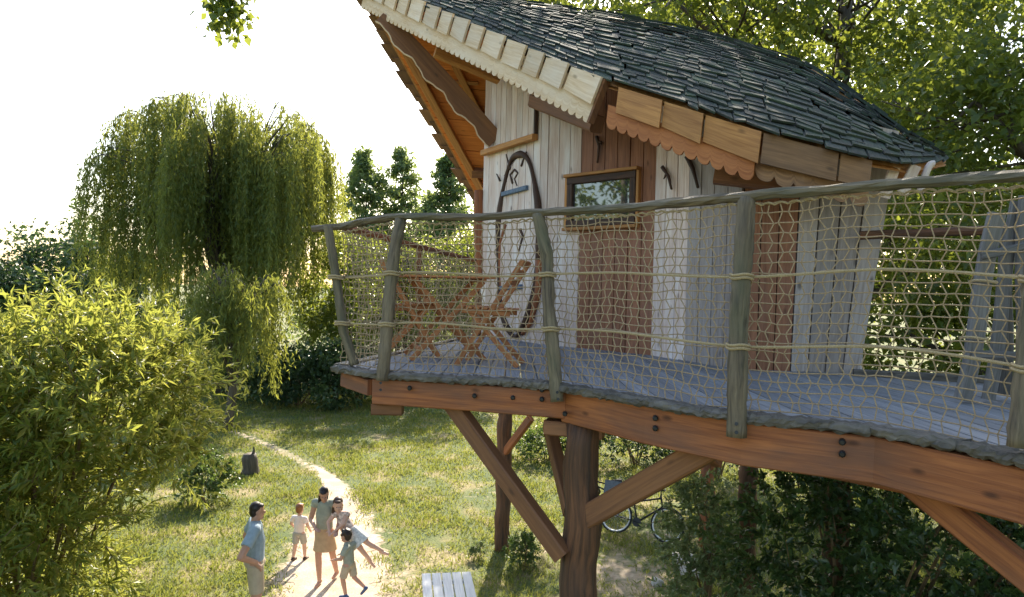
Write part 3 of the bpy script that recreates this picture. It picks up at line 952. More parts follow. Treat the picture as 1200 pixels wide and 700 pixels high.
# deck --------------------------------------------------------------
def deck():
    x0, x1 = EDGE[0].x + 0.02, 3.9
    w = 0.118
    ed = [(e.x, e.y) for e in EDGE]
    mb = MB()
    # carrying frame under the planks
    for x in (-1.0, -0.3, 0.5, 1.3, 2.1, 2.9):
        yb = max(wall_back_y(x), 5.6)
        beam(mb, (x, interp_xy(ed, x) + 0.2, DZ - 0.12), (x, max(yb, interp_xy(ed, x) + 0.5) + (3.2 if x > -0.4 else 0), DZ - 0.12), 0.09, 0.15)
    root = mb.build('deck', 'brown_timber', TH)
    x = x0
    while x < x1:
        a, b = x + 0.004, x + w - 0.004
        ya, yb_ = interp_xy(ed, a) + 0.02, interp_xy(ed, b) + 0.02
        ta, tb = wall_back_y(a), wall_back_y(b)
        if a > ed[-1][0]: ya = yb_ = ed[-1][1]
        if ta > ya + 0.05 or tb > yb_ + 0.05:
            ta, tb = max(ta, ya + 0.02), max(tb, yb_ + 0.02)
            z = DZ - 0.03 + random.uniform(-0.003, 0.003)
            m = MB(); slab(m, [V((a, ya, z)), V((a, ta, z)), V((b, tb, z)), V((b, yb_, z))], V((0, 0, 1)), 0.03)
            m.build('deck_plank', 'grey_deck', root)
        x += w
    # weathered slab rim along the edge, two lengths
    for i0, i1 in ((0, 5), (5, 9), (9, 12), (12, 14)):
        pts = densify(EDGE[i0:i1 + 1], 5)
        pts = [p + V((-0.02, -0.03, -0.012 + 0.006 * mnoise.noise(p * 4))) for p in pts]
        pts = densify(pts, 3)
        m = MB(); sweep(m, pts, rectprof(0.11, 0.055, 0.015), radii=[1 + 0.16 * mnoise.noise(q * 9) for q in pts], jit=0.008); m.build('edge_slab', 'edge_bark', root)
    pts = densify([EDGE[0] + V((0, 0, -0.01)), V((W[0].x - 0.05, W[0].y, DZ - 0.01))], 10)
    m = MB(); sweep(m, pts, rectprof(0.11, 0.055, 0.015), jit=0.006); m.build('edge_slab', 'edge_bark', root)
    # rim beams with bolts
    def off(p, k, z): return V((p.x, p.y, DZ + z))
    hA = 0.19
    A = [EDGE[1] + V((0.0, 0.0, 0)), EDGE[3], EDGE[5] + V((0.06, 0.0, 0))]
    A = [V((p.x, p.y + 0.01, DZ - 0.045 - hA / 2)) for p in A]
    m = MB(); sweep(m, densify(A, 4), rectprof(0.11, hA, 0.008)); b1 = m.build('rim_beam', 'red_beam', root)
    B = [EDGE[i] for i in (5, 7, 9, 11, 13, 14)]
    B = [V((p.x + 0.02, p.y + 0.005, DZ - 0.047 - hA / 2 - 0.035 * k / 5)) for k, p in enumerate(B)]
    B[0] = B[0] + V((0.05, 0.02, 0))
    m = MB()
    dB = densify(B, 5)
    for k, p in enumerate(dB):
        pass
    sweep(m, dB, rectprof(0.12, 0.235, 0.008)); b2 = m.build('rim_beam', 'red_beam', root)
    C0 = V((EDGE[0].x + 0.05, EDGE[0].y + 0.02, DZ - 0.1)); C1 = V((EDGE[1].x - 0.02, EDGE[1].y + 0.03, DZ - 0.12))
    m = MB(); beam(m, C0, C1, 0.1, 0.12); m.build('rim_beam', 'red_beam', root)
    m = MB(); beam(m, V((EDGE[0].x + 0.08, EDGE[0].y + 0.08, DZ - 0.12)), V((W[0].x, W[0].y, DZ - 0.12)), 0.1, 0.15); m.build('rim_beam', 'red_beam', root)
    def bolt(px, py, r=0.017):
        d = depth_at_px(px) - 0.06
        p = P(px, py, d); q = (CP - p); q.z = 0; q.normalize()
        m = MB(); sweep(m, [p - q * 0.02, p + q * 0.015, p + q * 0.022], circprof(8), radii=[r, r, r * 0.6]); m.build('bolt', 'dark_metal', root)
    for px, py in ((601, 466), (635, 457), (635, 468), (662, 485), (768, 490), (768, 502), (987, 518), (987, 532), (480, 455), (556, 464)):
        bolt(px, py)
    return root
DECK = deck()

# posts, braces, cross beams -----------------------------------------
def stilts():
    def log(name, x, y, z0, z1, r0, r1, mat='log', k=30, wob=0.012):
        mb = MB()
        pts = [V((x + wob * math.sin(i * 1.1), y + wob * math.cos(i * 1.7), z0 + (z1 - z0) * i / (k - 1))) for i in range(k)]
        sweep(mb, pts, circprof(14), up=V((0, 1, 0)), radii=[r0 + (r1 - r0) * i / (k - 1) + random.uniform(-.010, .010) for i in range(k)], jit=0.009)
        return mb.build(name, mat, TH, smooth=True)
    pm = P(683, 520, depth_at_px(683) + 0.14)
    log('support_post', pm.x, pm.y, -0.05, DZ - 0.26, 0.135, 0.12)
    pr = G(588, 645); log('support_post', pr.x, pr.y, -0.05, DZ - 0.2, 0.145, 0.13)
    p3 = G(827, 640); log('support_post', p3.x, p3.y, -0.05, DZ - 0.2, 0.14, 0.12, 'red_beam')
    log('support_post', 3.6, 7.4, -0.05, DZ - 0.2, 0.13, 0.12)
    log('support_post', 3.4, 9.6, -0.05, DZ - 0.2, 0.13, 0.12)
    def brace(a, b, w, h, m='brown_timber', nm='brace'):
        mb = MB(); d = (b - a).normalized()
        pts = [a.lerp(b, i / 6) for i in range(7)]
        sweep(mb, pts, rectprof(w, h, 0.01)); mb.build(nm, m, TH)
    d = depth_at_px
    brace(P(660, 652, pm.y - 0.06), P(528, 470, d(528) + 0.12), 0.11, 0.115)
    brace(P(688, 606, pm.y - 0.04), P(835, 523, d(835) + 0.14), 0.11, 0.15)
    brace(P(668, 600, pm.y + 0.05), P(643, 497, pm.y + 0.75), 0.09, 0.1)
    brace(P(592, 530, pr.y - 0.05), P(622, 490, pr.y - 0.55), 0.1, 0.13, 'red_beam')
    brace(P(1062, 560, 3.5), P(1225, 690, 3.0), 0.1, 0.13, 'red_beam')
    brace(P(1130, 575, 3.35), P(1260, 606, 2.9), 0.12, 0.12, 'honey_larch')
    brace(P(800, 512, 5.2), P(840, 540, 6.6), 0.1, 0.12, 'red_beam')
    brace(P(1085, 570, 4.2), P(960, 545, 4.6), 0.1, 0.13, 'red_beam')
    # cross beams lying on the post and under the rim
    brace(V((pm.x - 0.25, pm.y + 0.12, DZ - 0.315)), V((pm.x + 0.14, pm.y - 0.0, DZ - 0.315)), 0.14, 0.1, 'brown_timber', 'cross_beam')
    c = P(452, 478, d(452) + 0.1); brace(V((c.x - 0.1, c.y, DZ - 0.285)), V((c.x + 0.13, c.y + 0.0, DZ - 0.285)), 0.12, 0.085, 'brown_timber', 'cross_beam')
    # long beams that carry the cabin floor
    for (a, b) in (((pr.x, pr.y + 0.3), (0.5, 6.0)), ((p3.x, p3.y + .2), (2.6, 5.6)), ((-0.5, 9.4), (3.9, 9.6))):
        brace(V((*a, DZ - 0.28)), V((*b, DZ - 0.28)), 0.16, 0.18, 'brown_timber', 'floor_beam')
    mb = MB()
    z = DZ - 0.06
    pl = [W[0], W[1], W[2], W[3], W[4], WB[0], WB[1], WB[2]]
    prism(mb, [(p.x, p.y + 0.1) for p in pl], V((0, 0, z - 0.12)), V((1, 0, 0)), V((0, 1, 0)), 0.08); mb.build('cabin_floor', 'brown_timber', TH)
stilts()

# railing ---------------------------------------------------------------
RAIL_PX = [(366, 268), (400, 266), (430, 259), (470, 254), (520, 255), (575, 254), (640, 249), (700, 246), (765, 241), (820, 235), (870, 230), (950, 224), (1040, 216), (1120, 211), (1200, 206), (1300, 198)]
def railing():
    root = thing('railing', None, None, (EDGE[3].x, EDGE[3].y, DZ), parent=TH)
    root.matrix_parent_inverse = Matrix.Translation(-TH.location)
    rail = [P(x, y, depth_at_px(max(398, x)) + (0.0 if x > 400 else 0.06)) for x, y in RAIL_PX]
    mb = MB(); pts = densify(rail, 4)
    pts = [p + V((0, 0, 0.006 * mnoise.noise(p * 3))) for p in pts]
    sweep(mb, pts, rectprof(0.075, 0.05, 0.016), jit=0.005); mb.build('handrail', 'rail_wood', root)
    side = [rail[1], V((W[0].x - 0.1, W[0].y - 0.15, rail[1].z - 0.1))]
    mb = MB(); sweep(mb, densify(side, 8), circprof(8, 0.028), jit=0.005); mb.build('handrail', 'red_beam', root)
    rtop = lambda px: P(px, interp_xy(RAIL_PX, px), depth_at_px(max(398, px)))
    posts = []
    def post(pxs, r, d0):
        pts = []
        n = len(pxs)
        for i, (x, y) in enumerate(pxs):
            pts.append(P(x, y, d0[0] + (d0[1] - d0[0]) * i / (n - 1)))
        dp = densify(pts, 9)
        mb = MB(); sweep(mb, dp, circprof(12), up=V((0, 1, 0)), radii=[r * (1.05 - 0.12 * i / len(dp)) * (1 + 0.10 * mnoise.noise(q * 7)) + random.uniform(-.002, .002) for i, q in enumerate(dp)], jit=0.0032)
        mb.build('post', 'rail_wood', root, smooth=True); posts.append(dp)
    post([(416, 428), (403, 390), (396, 340), (390, 300), (384, 264)], 0.036, (5.3, 5.33))
    post([(448, 446), (452, 400), (457, 340), (463, 290), (470, 256)], 0.046, (depth_at_px(448) - 0.1, depth_at_px(468)))
    post([(653, 471), (649, 420), (643, 360), (641, 300), (630, 251)], 0.045, (depth_at_px(652) - 0.1, depth_at_px(635)))
    post([(863, 512), (864, 440), (866, 370), (871, 300), (875, 232)], 0.052, (depth_at_px(865) - 0.1, depth_at_px(873)))
    post([(1196, 525), (1206, 430), (1215, 330), (1222, 206)], 0.05, (depth_at_px(1196) - 0.08, depth_at_px(1215)))
    mb = MB(); sp = [V((-0.95, 7.3, DZ + 0.02)), V((-1.0, 7.25, DZ + 0.6)), V((-1.0, 7.3, rail[1].z - 0.06))]
    sweep(mb, sp, circprof(8, 0.03)); mb.build('post', 'red_beam', root)
    # bolts at the post feet
    for i, (px, py) in enumerate(((446, 449), (446, 457), (653, 460), (654, 468), (863, 497), (863, 507))):
        d = depth_at_px(px) - 0.155
        p = P(px, py, d); q = (CP - p).normalized()
        mb = MB(); sweep(mb, [p - q * 0.02, p + q * 0.008], circprof(8, 0.010)); mb.build('bolt', 'dark_metal', root)
    # the net: a ruled sheet of knotted cord between rail and deck edge
    def net(top_f, bot_f, ncol, nrow, name, r=0.0034, slack=0.05):
        mb = MB(); pr = circprof(4, r)
        P_ = {}
        for i in range(ncol + 1):
            for j in range(nrow + 1):
                a, b = top_f(i / ncol), bot_f(i / ncol)
                v = j / nrow
                p = a.lerp(b, v)
                al = (top_f(min(1, i / ncol + .01)) - top_f(max(0, i / ncol - .01))).normalized()
                sh = 0.012 * (1 if (i + j) % 2 else -1) * (0 < j < nrow)
                nn = mnoise.noise_vector(V((i * 0.13, j * 0.17, len(name)))) * 0.022 + mnoise.noise_vector(V((i * 0.6, j * 0.6, 3))) * 0.010
                sag = slack * math.sin(math.pi * v)
                out = V((-al.y, al.x, 0));  out = -out if out.y < 0 else out
                P_[i, j] = p + al * (sh) + nn + out * sag * 0.6 + V((0, 0, -0.012 * (i % 2) * (j == 0)))
        for i in range(ncol + 1):
            for j in range(nrow + 1):
                if j < nrow: sweep(mb, [P_[i, j], P_[i, j + 1]], pr, up=V((0, 1, 0.1)), caps=False)
                if i < ncol: sweep(mb, [P_[i, j], P_[i + 1, j]], pr, caps=False)
                if (i + j) % 1 == 0 and 0 < j < nrow:
                    c = P_[i, j]; b = len(mb.v); k = r * 1.7
                    for q in ((k, 0, 0), (-k, 0, 0), (0, k, 0), (0, -k, 0), (0, 0, k), (0, 0, -k)): mb.v.append(c + V(q))
                    for t in ((0, 2, 4), (2, 1, 4), (1, 3, 4), (3, 0, 4), (2, 0, 5), (1, 2, 5), (3, 1, 5), (0, 3, 5)): mb.face([b + q for q in t], [(0, 0)] * 3)
        return mb.build(name, 'net_cord', root)
    bays = [(400, 455), (455, 640), (640, 868), (868, 1210)]
    for (xa, xb) in bays:
        la = G(xa, interp_xy(EDGE_PX, xa), DZ); lb = G(xb, interp_xy(EDGE_PX, xb), DZ)
        nc = max(4, int((lb - la).length / 0.052))
        tf = lambda t, xa=xa, xb=xb: rtop(_pxlerp(xa, xb, t)) + V((0, 0, -0.035 - 0.012 * abs(math.sin(t * 9))))
        bf_ = lambda t, xa=xa, xb=xb: _edge(_pxlerp(xa, xb, t)) + V((0.0, 0.02, 0.022))
        net(tf, bf_, nc, 21, 'rope_net')
    s0, s1 = side
    net(lambda t: s0.lerp(s1, t) + V((0.02, 0, -0.03)), lambda t: V((EDGE[0].x + 0.12, EDGE[0].y + 0.1, DZ + 0.02)).lerp(V((W[0].x - 0.05, W[0].y - 0.15, DZ + 0.02)), t), 62, 20, 'rope_net', slack=-0.1)
    # lashing rope under the rail
    pts = []
    for k in range(330):
        t = k / 329; px = 400 + 800 * t
        c = rtop(_pxlerp(400, 1210, t)); a = k * 1.3
        pts.append(c + V((0, 0.0 + 0.012 * math.cos(a), -0.040 + 0.006 * math.sin(a) - 0.012 * abs(math.sin(t * 31)))))
    mb = MB(); sweep(mb, pts, circprof(5, 0.006)); mb.build('lashing_rope', 'rope', root)
    # two guide ropes, tied round every post
    for v in (0.36, 0.68):
        pts = []
        for k in range(90):
            px = _pxlerp(388, 1215, k / 89)
            a, b = rtop(px), _edge(max(398, px))
            p = a.lerp(b, v + 0.012 * math.sin(k * 0.22)); p += (CP - p).normalized() * 0.025
            pts.append(p)
        mb = MB(); sweep(mb, pts, circprof(6, 0.0085)); mb.build('guide_rope', 'rope', root)
        for dp in posts:
            lo, hi = dp[0], dp[-1]
            c = dp[min(len(dp) - 1, int((1 - v) * (len(dp) - 1) + 0.5))]
            tgt = min(pts, key=lambda q: (q - c).length)
            c = min(densify(dp, 6), key=lambda q: abs(q.z - tgt.z))
            for dz in (-0.008, 0.01):
                rg = [c + V((0.058 * math.cos(t), 0.058 * math.sin(t), dz + 0.004 * math.sin(3 * t))) for t in np.linspace(0, 2 * math.pi, 14, endpoint=False)]
                mb = MB(); sweep(mb, rg, circprof(5, 0.008), closed=True); mb.build('rope_wrap', 'rope', root)
    # rear rail beyond the flared wall
    mb = MB(); sweep(mb, densify([P(1008, 276, 5.6), P(1210, 268, 5.0)], 6), circprof(8, 0.035), jit=0.004); mb.build('handrail', 'log', root)
    mb = MB(); beam(mb, P(1000, 440, 5.65), P(1230, 452, 5.2), 0.08, 0.1); mb.build('rear_kerb', 'edge_bark', root)
def _pxlerp(a, b, t):
    # even steps in real length between two photo columns
    pa, pb = _edge(a), _edge(b)
    da, db = depth_at_px(max(398, a)), depth_at_px(max(398, b))
    return (a * da * (1 - t) + b * db * t) / (da * (1 - t) + db * t)
def _edge(px): return G(px, interp_xy(EDGE_PX, px), DZ)
railing()

# ================================================================== deck furniture
def make_chair(name, label, loc, rz):
    """slatted folding chair, sitter faces local +X"""
    t = local_thing(name, label, 'chair', loc, rz, 'folding chairs on the deck')
    for s in (-1, 1):
        y = 0.19 * s
        mb = MB(); beam(mb, (0.27, y, 0.0), (-0.27, y, 0.88), 0.022, 0.042, up=V((1, 0, 0.5))); mb.build('back_leg', 'teak', t)
        mb = MB(); beam(mb, (-0.24, y * 0.82, 0.0), (0.17, y * 0.82, 0.45), 0.022, 0.042, up=V((1, 0, -0.5))); mb.build('front_leg', 'teak', t)
        mb = MB(); beam(mb, (-0.17, y * 0.9, 0.435), (0.24, y * 0.9, 0.455), 0.022, 0.042); mb.build('seat_rail', 'teak', t)
    for k in range(7):
        x = -0.16 + k * 0.066
        mb = MB(); beam(mb, (x, -0.205, 0.468 + 0.003 * k), (x, 0.205, 0.468 + 0.003 * k), 0.05, 0.016, c=0.003); mb.build('seat_slat', 'teak', t)
    for z in (0.70, 0.78, 0.855):
        x = 0.27 - 0.54 * z / 0.88
        mb = MB(); beam(mb, (x, -0.18, z), (x, 0.18, z), 0.055, 0.016, up=V((0.85, 0, 0.52)), c=0.003); mb.build('back_slat', 'teak', t)
    for (x, z, w) in ((0.2, 0.12, 0.19), (-0.16, 0.09, 0.155)):
        mb = MB(); beam(mb, (x, -w, z), (x, w, z), 0.022, 0.032); mb.build('stretcher', 'teak', t)
    return t
def dz(x, y): return (x, y, DZ + 0.002)
c1 = G(577, 428, DZ); make_chair('folding_chair', 'folding slatted teak chair whose back leans towards the oval door', dz(c1.x, c1.y + 0.05), R(170))
c2 = G(478, 416, DZ); make_chair('folding_chair', 'folding slatted teak chair between the table and the side net', dz(c2.x, c2.y), R(12))

def make_table(loc, rz):
    t = local_thing('folding_table', 'slatted folding teak table with crossed legs set between two chairs', 'table', loc, rz)
    n = 8
    for k in range(n):
        y = -0.31 + k * 0.62 / (n - 1)
        mb = MB(); beam(mb, (-0.40, y, 0.735), (0.40, y, 0.735), 0.072, 0.018, c=0.003); mb.build('slat', 'teak', t)
    for x in (-0.3, 0.3):
        mb = MB(); beam(mb, (x, -0.33, 0.71), (x, 0.33, 0.71), 0.03, 0.03); mb.build('batten', 'teak', t)
    for s in (-1, 1):
        y = 0.27 * s
        mb = MB(); beam(mb, (-0.33, y, 0), (0.3, y, 0.70), 0.024, 0.046, up=V((1, 0, -1))); mb.build('leg', 'teak', t)
        y *= 0.88
        mb = MB(); beam(mb, (0.33, y, 0), (-0.3, y, 0.70), 0.024, 0.046, up=V((1, 0, 1))); mb.build('leg', 'teak', t)
    for (x, z, w) in ((-0.25, 0.09, 0.26), (0.25, 0.09, 0.23), (-0.17, 0.52, 0.23), (0.17, 0.55, 0.26)):
        mb = MB(); beam(mb, (x, -w, z), (x, w, z), 0.024, 0.04); mb.build('stretcher', 'teak', t)
ct = G(519, 420, DZ); make_table(dz(ct.x, ct.y + 0.1), R(14))

def leaning_gate():
    b = G(1150, 455, DZ)
    t = thing('garden_gate', 'weathered grey plank gate leaning open at the end of the deck', 'gate', (b.x, b.y, DZ))
    def pl(x0, y0, d0, x1, y1, d1, w, th, nm):
        a, c = P(x0, y0, d0), P(x1, y1, d1)
        pts = [a.lerp(c, i / 5) + V((0.012 * math.sin(i * 1.3), 0, 0)) for i in range(6)]
        mb = MB(); sweep(mb, pts, rectprof(w, th, 0.01), up=V((0, 1, 0)), jit=0.003); mb.build(nm, 'gate_grey', t)
    pl(1128, 469, 4.3, 1168, 250, 4.2, 0.10, 0.05, 'gate_post')
    pl(1158, 468, 4.33, 1192, 236, 4.25, 0.085, 0.035, 'board')
    pl(1176, 462, 4.43, 1181, 268, 4.38, 0.09, 0.03, 'board')
    pl(1200, 470, 4.25, 1206, 230, 4.2, 0.12, 0.04, 'board')
    pl(1150, 300, 4.17, 1220, 285, 4.12, 0.05, 0.03, 'ledge')
    pl(1138, 415, 4.25, 1220, 418, 4.15, 0.05, 0.03, 'ledge')
    for y in (330, 396):
        c = P(1152 if y < 350 else 1141, y, 4.24)
        rg = [c + V((0.075 * math.cos(q), 0.06 * math.sin(q), 0.006 * math.sin(2 * q))) for q in np.linspace(0, 6.28, 14, endpoint=False)]
        mb = MB(); sweep(mb, rg, circprof(5, 0.009), closed=True); mb.build('rope_wrap', 'rope', t)
leaning_gate()

# ================================================================== things on the lawn
def slat_table():
    c = P(529, 690, (EYE - 0.74) * 800 / (690 - 337)); c.z = 0
    t = local_thing('picnic_table', 'white painted slatted picnic table standing on the lawn', 'table', (c.x, c.y - 0.25, 0), R(9))
    for k in range(5):
        x = -0.29 + k * 0.145
        mb = MB(); beam(mb, (x, -0.75 + random.uniform(-.01, .01), 0.735), (x, 0.75 + random.uniform(-.012, .012), 0.735), 0.128, 0.03); mb.build('slat', 'white_slat', t)
    for y in (-0.55, 0.55):
        for s in (-1, 1):
            mb = MB(); beam(mb, (0.42 * s, y, 0), (-0.2 * s, y + 0.03 * s, 0.715), 0.04, 0.08, up=V((1, 0, s))); mb.build('leg', 'white_slat', t)
        mb = MB(); beam(mb, (-0.36, y, 0.695), (0.36, y, 0.695), 0.05, 0.05); mb.build('batten', 'white_slat', t)
    mb = MB(); beam(mb, (0, -0.55, 0.36), (0, 0.55, 0.36), 0.05, 0.05); mb.build('stretcher', 'white_slat', t)
slat_table()

def bicycle(loc, rz, lean, label, frame_mat, rim_mat, basket):
    t = local_thing('bicycle', label, 'bicycle', loc, rz, 'bicycles left on the grass')
    t.rotation_euler = (lean, 0, rz)
    def circ(cx, cz, r, n=28): return [V((cx + r * math.cos(a), 0, cz + r * math.sin(a))) for a in np.linspace(0, 2 * math.pi, n, endpoint=False)]
    fw, rw = (0.53, 0.34), (-0.53, 0.34)
    for c in (fw, rw):
        mb = MB(); sweep(mb, circ(*c, 0.325), circprof(6, 0.02), up=V((0, 1, 0)), closed=True); wheel = mb.build('wheel', 'black_rubber', t)
        mb = MB(); sweep(mb, circ(*c, 0.295), circprof(6, 0.016), up=V((0, 1, 0)), closed=True); mb.build('rim', rim_mat, wheel)
        mb = MB()
        for a in np.linspace(0, 2 * math.pi, 20, endpoint=False):
            sweep(mb, [V((c[0], 0.02 * (1 if int(a * 9) % 2 else -1), c[1])), V((c[0] + 0.29 * math.cos(a), 0, c[1] + 0.29 * math.sin(a)))], circprof(3, 0.0025), up=V((0, 1, 0)), caps=False)
        sweep(mb, [V((c[0], -0.04, c[1])), V((c[0], 0.04, c[1]))], circprof(8, 0.025))
        mb.build('spokes', 'steel', wheel)
    bb, st, hd, hb = V((-0.08, 0, 0.29)), V((-0.22, 0, 0.74)), V((0.34, 0, 0.82)), V((0.39, 0, 0.66))
    mb = MB()
    for a, b, r in ((bb, st, 0.018), (st + V((0.01, 0, -.08)), hd, 0.018), (bb, hb, 0.02), (hd + V((-.01, 0, .05)), hb, 0.02)):
        sweep(mb, [a, b], circprof(8, r), up=V((0, 1, 0)))
    for s in (-1, 1):
        sweep(mb, [bb + V((0, 0.03 * s, 0)), V((rw[0], 0.06 * s, rw[1]))], circprof(6, 0.011), up=V((0, 1, 0)))
        sweep(mb, [st + V((0, 0.03 * s, -0.06)), V((rw[0], 0.06 * s, rw[1]))], circprof(6, 0.01), up=V((0, 1, 0)))
        sweep(mb, [hb + V((0, 0.04 * s, -0.02)), V((0.44, 0.05 * s, 0.5)), V((fw[0], 0.05 * s, fw[1]))], circprof(6, 0.013), up=V((0, 1, 0)))
    mb.build('frame', frame_mat, t, smooth=True)
    mb = MB(); sweep(mb, [V((0.3, -0.29, 1.0)), V((0.36, -0.22, 1.02)), V((0.38, -0.08, 0.98)), V((0.335, 0, 0.97)), V((0.38, 0.08, 0.98)), V((0.36, 0.22, 1.02)), V((0.3, 0.29, 1.0))], circprof(6, 0.013))
    sweep(mb, [hd, V((0.325, 0, 0.97))], circprof(6, 0.014), up=V((0, 1, 0))); mb.build('handlebar', 'dark_metal', t, smooth=True)
    mb = MB(); pts = [V((-0.38, 0, 0.90)), V((-0.32, 0, 0.905)), V((-0.22, 0, 0.90)), V((-0.12, 0, 0.89))]
    sweep(mb, pts, [(x * 1.0, y * 0.35) for x, y in circprof(8)], radii=[0.06, 0.075, 0.045, 0.02]); 
    sweep(mb, [st, V((-0.25, 0, 0.88))], circprof(6, 0.013), up=V((0, 1, 0))); mb.build('saddle', 'black_rubber', t, smooth=True)
    mb = MB(); sweep(mb, [bb + V((0, -0.03, 0)), bb + V((0, -0.035, 0))], circprof(14, 0.09)); sweep(mb, [bb + V((0, -.06, 0)), bb + V((0.12, -.06, -.1))], circprof(5, 0.011)); sweep(mb, [bb + V((0, .06, 0)), bb + V((-.12, .06, .1))], circprof(5, 0.011))
    mb.build('crank', 'dark_metal', t)
    if basket:
        mb = MB()
        for (a, b, c, d) in (((-0.78, -0.2), (-0.36, -0.2), (-0.36, 0.2), (-0.78, 0.2)),):
            zz0, zz1 = 0.72, 1.0
            q = [V((*a, zz0)), V((*b, zz0)), V((*c, zz0)), V((*d, zz0))]
            slab(mb, q, V((0, 0, 1)), 0.015)
            for i in range(4):
                p0, p1 = q[i], q[(i + 1) % 4]
                nn = (p1 - p0).cross(V((0, 0, 1))).normalized()
                slab(mb, [p0 + V((0, 0, 0.016)), p1 + V((0, 0, 0.016)), p1 + V((0, 0, zz1 - zz0)), p0 + V((0, 0, zz1 - zz0))], nn, 0.012)
        mb.build('basket', 'crate_grey', t)
    return t
bk = G(750, 634); bicycle((bk.x, bk.y + 0.1, 0.02), R(-28), R(-20), 'white rimmed bicycle with a dark rear basket leaning by the brace', 'dark_metal', 'bike_white', True)
bk = G(717, 590); bicycle((bk.x, bk.y + 0.2, 0.05), R(160), R(-48), 'small bicycle half hidden in the shade behind the log post', 'dark_metal', 'bike_white', False)

def rock(name, label, c, sx, sy, sz, mat, seed, cat='rock'):
    bm = bmesh.new(); bmesh.ops.create_icosphere(bm, subdivisions=3, radius=1)
    for v in bm.verts:
        n = mnoise.noise(v.co * 1.3 + V((seed, 0, 0))) * 0.35 + mnoise.noise(v.co * 3.5 + V((seed, 4, 0))) * 0.12
        v.co *= 1 + n
        v.co = V((c.x + v.co.x * sx, c.y + v.co.y * sy, max(-0.03, v.co.z * sz + sz * 0.55)))
    me = bpy.data.meshes.new(name); bm.to_mesh(me); bm.free()
    return tag(link(name, me, mat), label, cat)
rock('boulder', 'pale flat boulder half sunk beside the shrub under the deck', G(806, 668), 0.22, 0.5, 0.16, 'stone', 3)
rock('boulder', 'small round grey stone on the dry grass near the bicycle', G(770, 685), 0.1, 0.12, 0.07, 'stone', 9)

def stump():
    c = G(293, 556)
    t = thing('tree_stump', 'short dark tree stump beside the path, a broken spike on top', 'stump', (c.x, c.y, 0))
    mb = MB(); pts = [V((c.x + 0.02 * math.sin(i), c.y, -0.03 + 0.55 * i / 5)) for i in range(6)]
    sweep(mb, pts, circprof(12), up=V((0, 1, 0)), radii=[0.25, 0.21, 0.195, 0.19, 0.185, 0.17], jit=0.016); mb.build('bole', 'bark', t, smooth=True)
    mb = MB(); sweep(mb, [V((c.x + .06, c.y, 0.48)), V((c.x + .09, c.y, 0.62)), V((c.x + .08, c.y, 0.72))], circprof(6), up=V((0, 1, 0)), radii=[0.05, 0.03, 0.012]); mb.build('spike', 'bark', t)
stump()

# ================================================================== people
def capsule(bm, a, b, r0, r1, sy=1.0, yax=None, flat=False, k=14):
    """tapered limb from a to b with round (or flat) ends"""
    a, b = V(a), V(b); ax = (b - a); L = ax.length
    ax = ax.normalized() if L > 1e-6 else V((0, 0, 1))
    ref = V(yax) if yax else V((0, 1, 0))
    s = ax.cross(ref)
    if s.length < 1e-3: s = ax.cross(V((1, 0, 0)))
    s.normalize(); q = s.cross(ax).normalized()
    rings = []
    if not flat:
        for j in range(1, 5):
            an = math.pi / 2 * (1 - j / 4); rings.append((a - ax * r0 * math.sin(an), r0 * math.cos(an)))
    else:
        rings.append((a, r0))
    if not flat:
        for j in range(0, 4):
            an = math.pi / 2 * (j / 4); rings.append((b + ax * r1 * math.sin(an), r1 * math.cos(an)))
    else:
        rings.append((b, r1))
    vs = []
    for c, r in rings:
        vs.append([bm.verts.new(c + s * (r * math.cos(2 * math.pi * i / k)) + q * (r * sy * math.sin(2 * math.pi * i / k))) for i in range(k)])
    for x, y in zip(vs[:-1], vs[1:]):
        for i in range(k): bm.faces.new((x[i], x[(i + 1) % k], y[(i + 1) % k], y[i]))
    bm.faces.new(vs[0][::-1]); bm.faces.new(vs[-1])

def ellips(bm, c, rx, ry, rz, rot=None):
    m = Matrix.Translation(V(c)) @ (rot.to_matrix().to_4x4() if rot else Matrix.Identity(4)) @ Matrix.Diagonal((rx, ry, rz, 1))
    bmesh.ops.create_uvsphere(bm, u_segments=16, v_segments=10, radius=1, matrix=m)

def remeshed(name, bm, mat, parent, voxel=0.009, smooth=3):
    bmesh.ops.recalc_face_normals(bm, faces=bm.faces)
    me = bpy.data.meshes.new('tmp'); bm.to_mesh(me); bm.free()
    o = bpy.data.objects.new('tmp', me); COL.objects.link(o)
    r = o.modifiers.new('r', 'REMESH'); r.mode = 'VOXEL'; r.voxel_size = voxel; r.use_smooth_shade = True
    if smooth:
        s = o.modifiers.new('s', 'SMOOTH'); s.iterations = smooth; s.factor = 0.5
    dg = bpy.context.evaluated_depsgraph_get()
    nm = bpy.data.meshes.new_from_object(o.evaluated_get(dg))
    bpy.data.objects.remove(o); bpy.data.meshes.remove(me)
    nm.name = name
    nm.materials.clear()
    return link(name, nm, mat, parent)

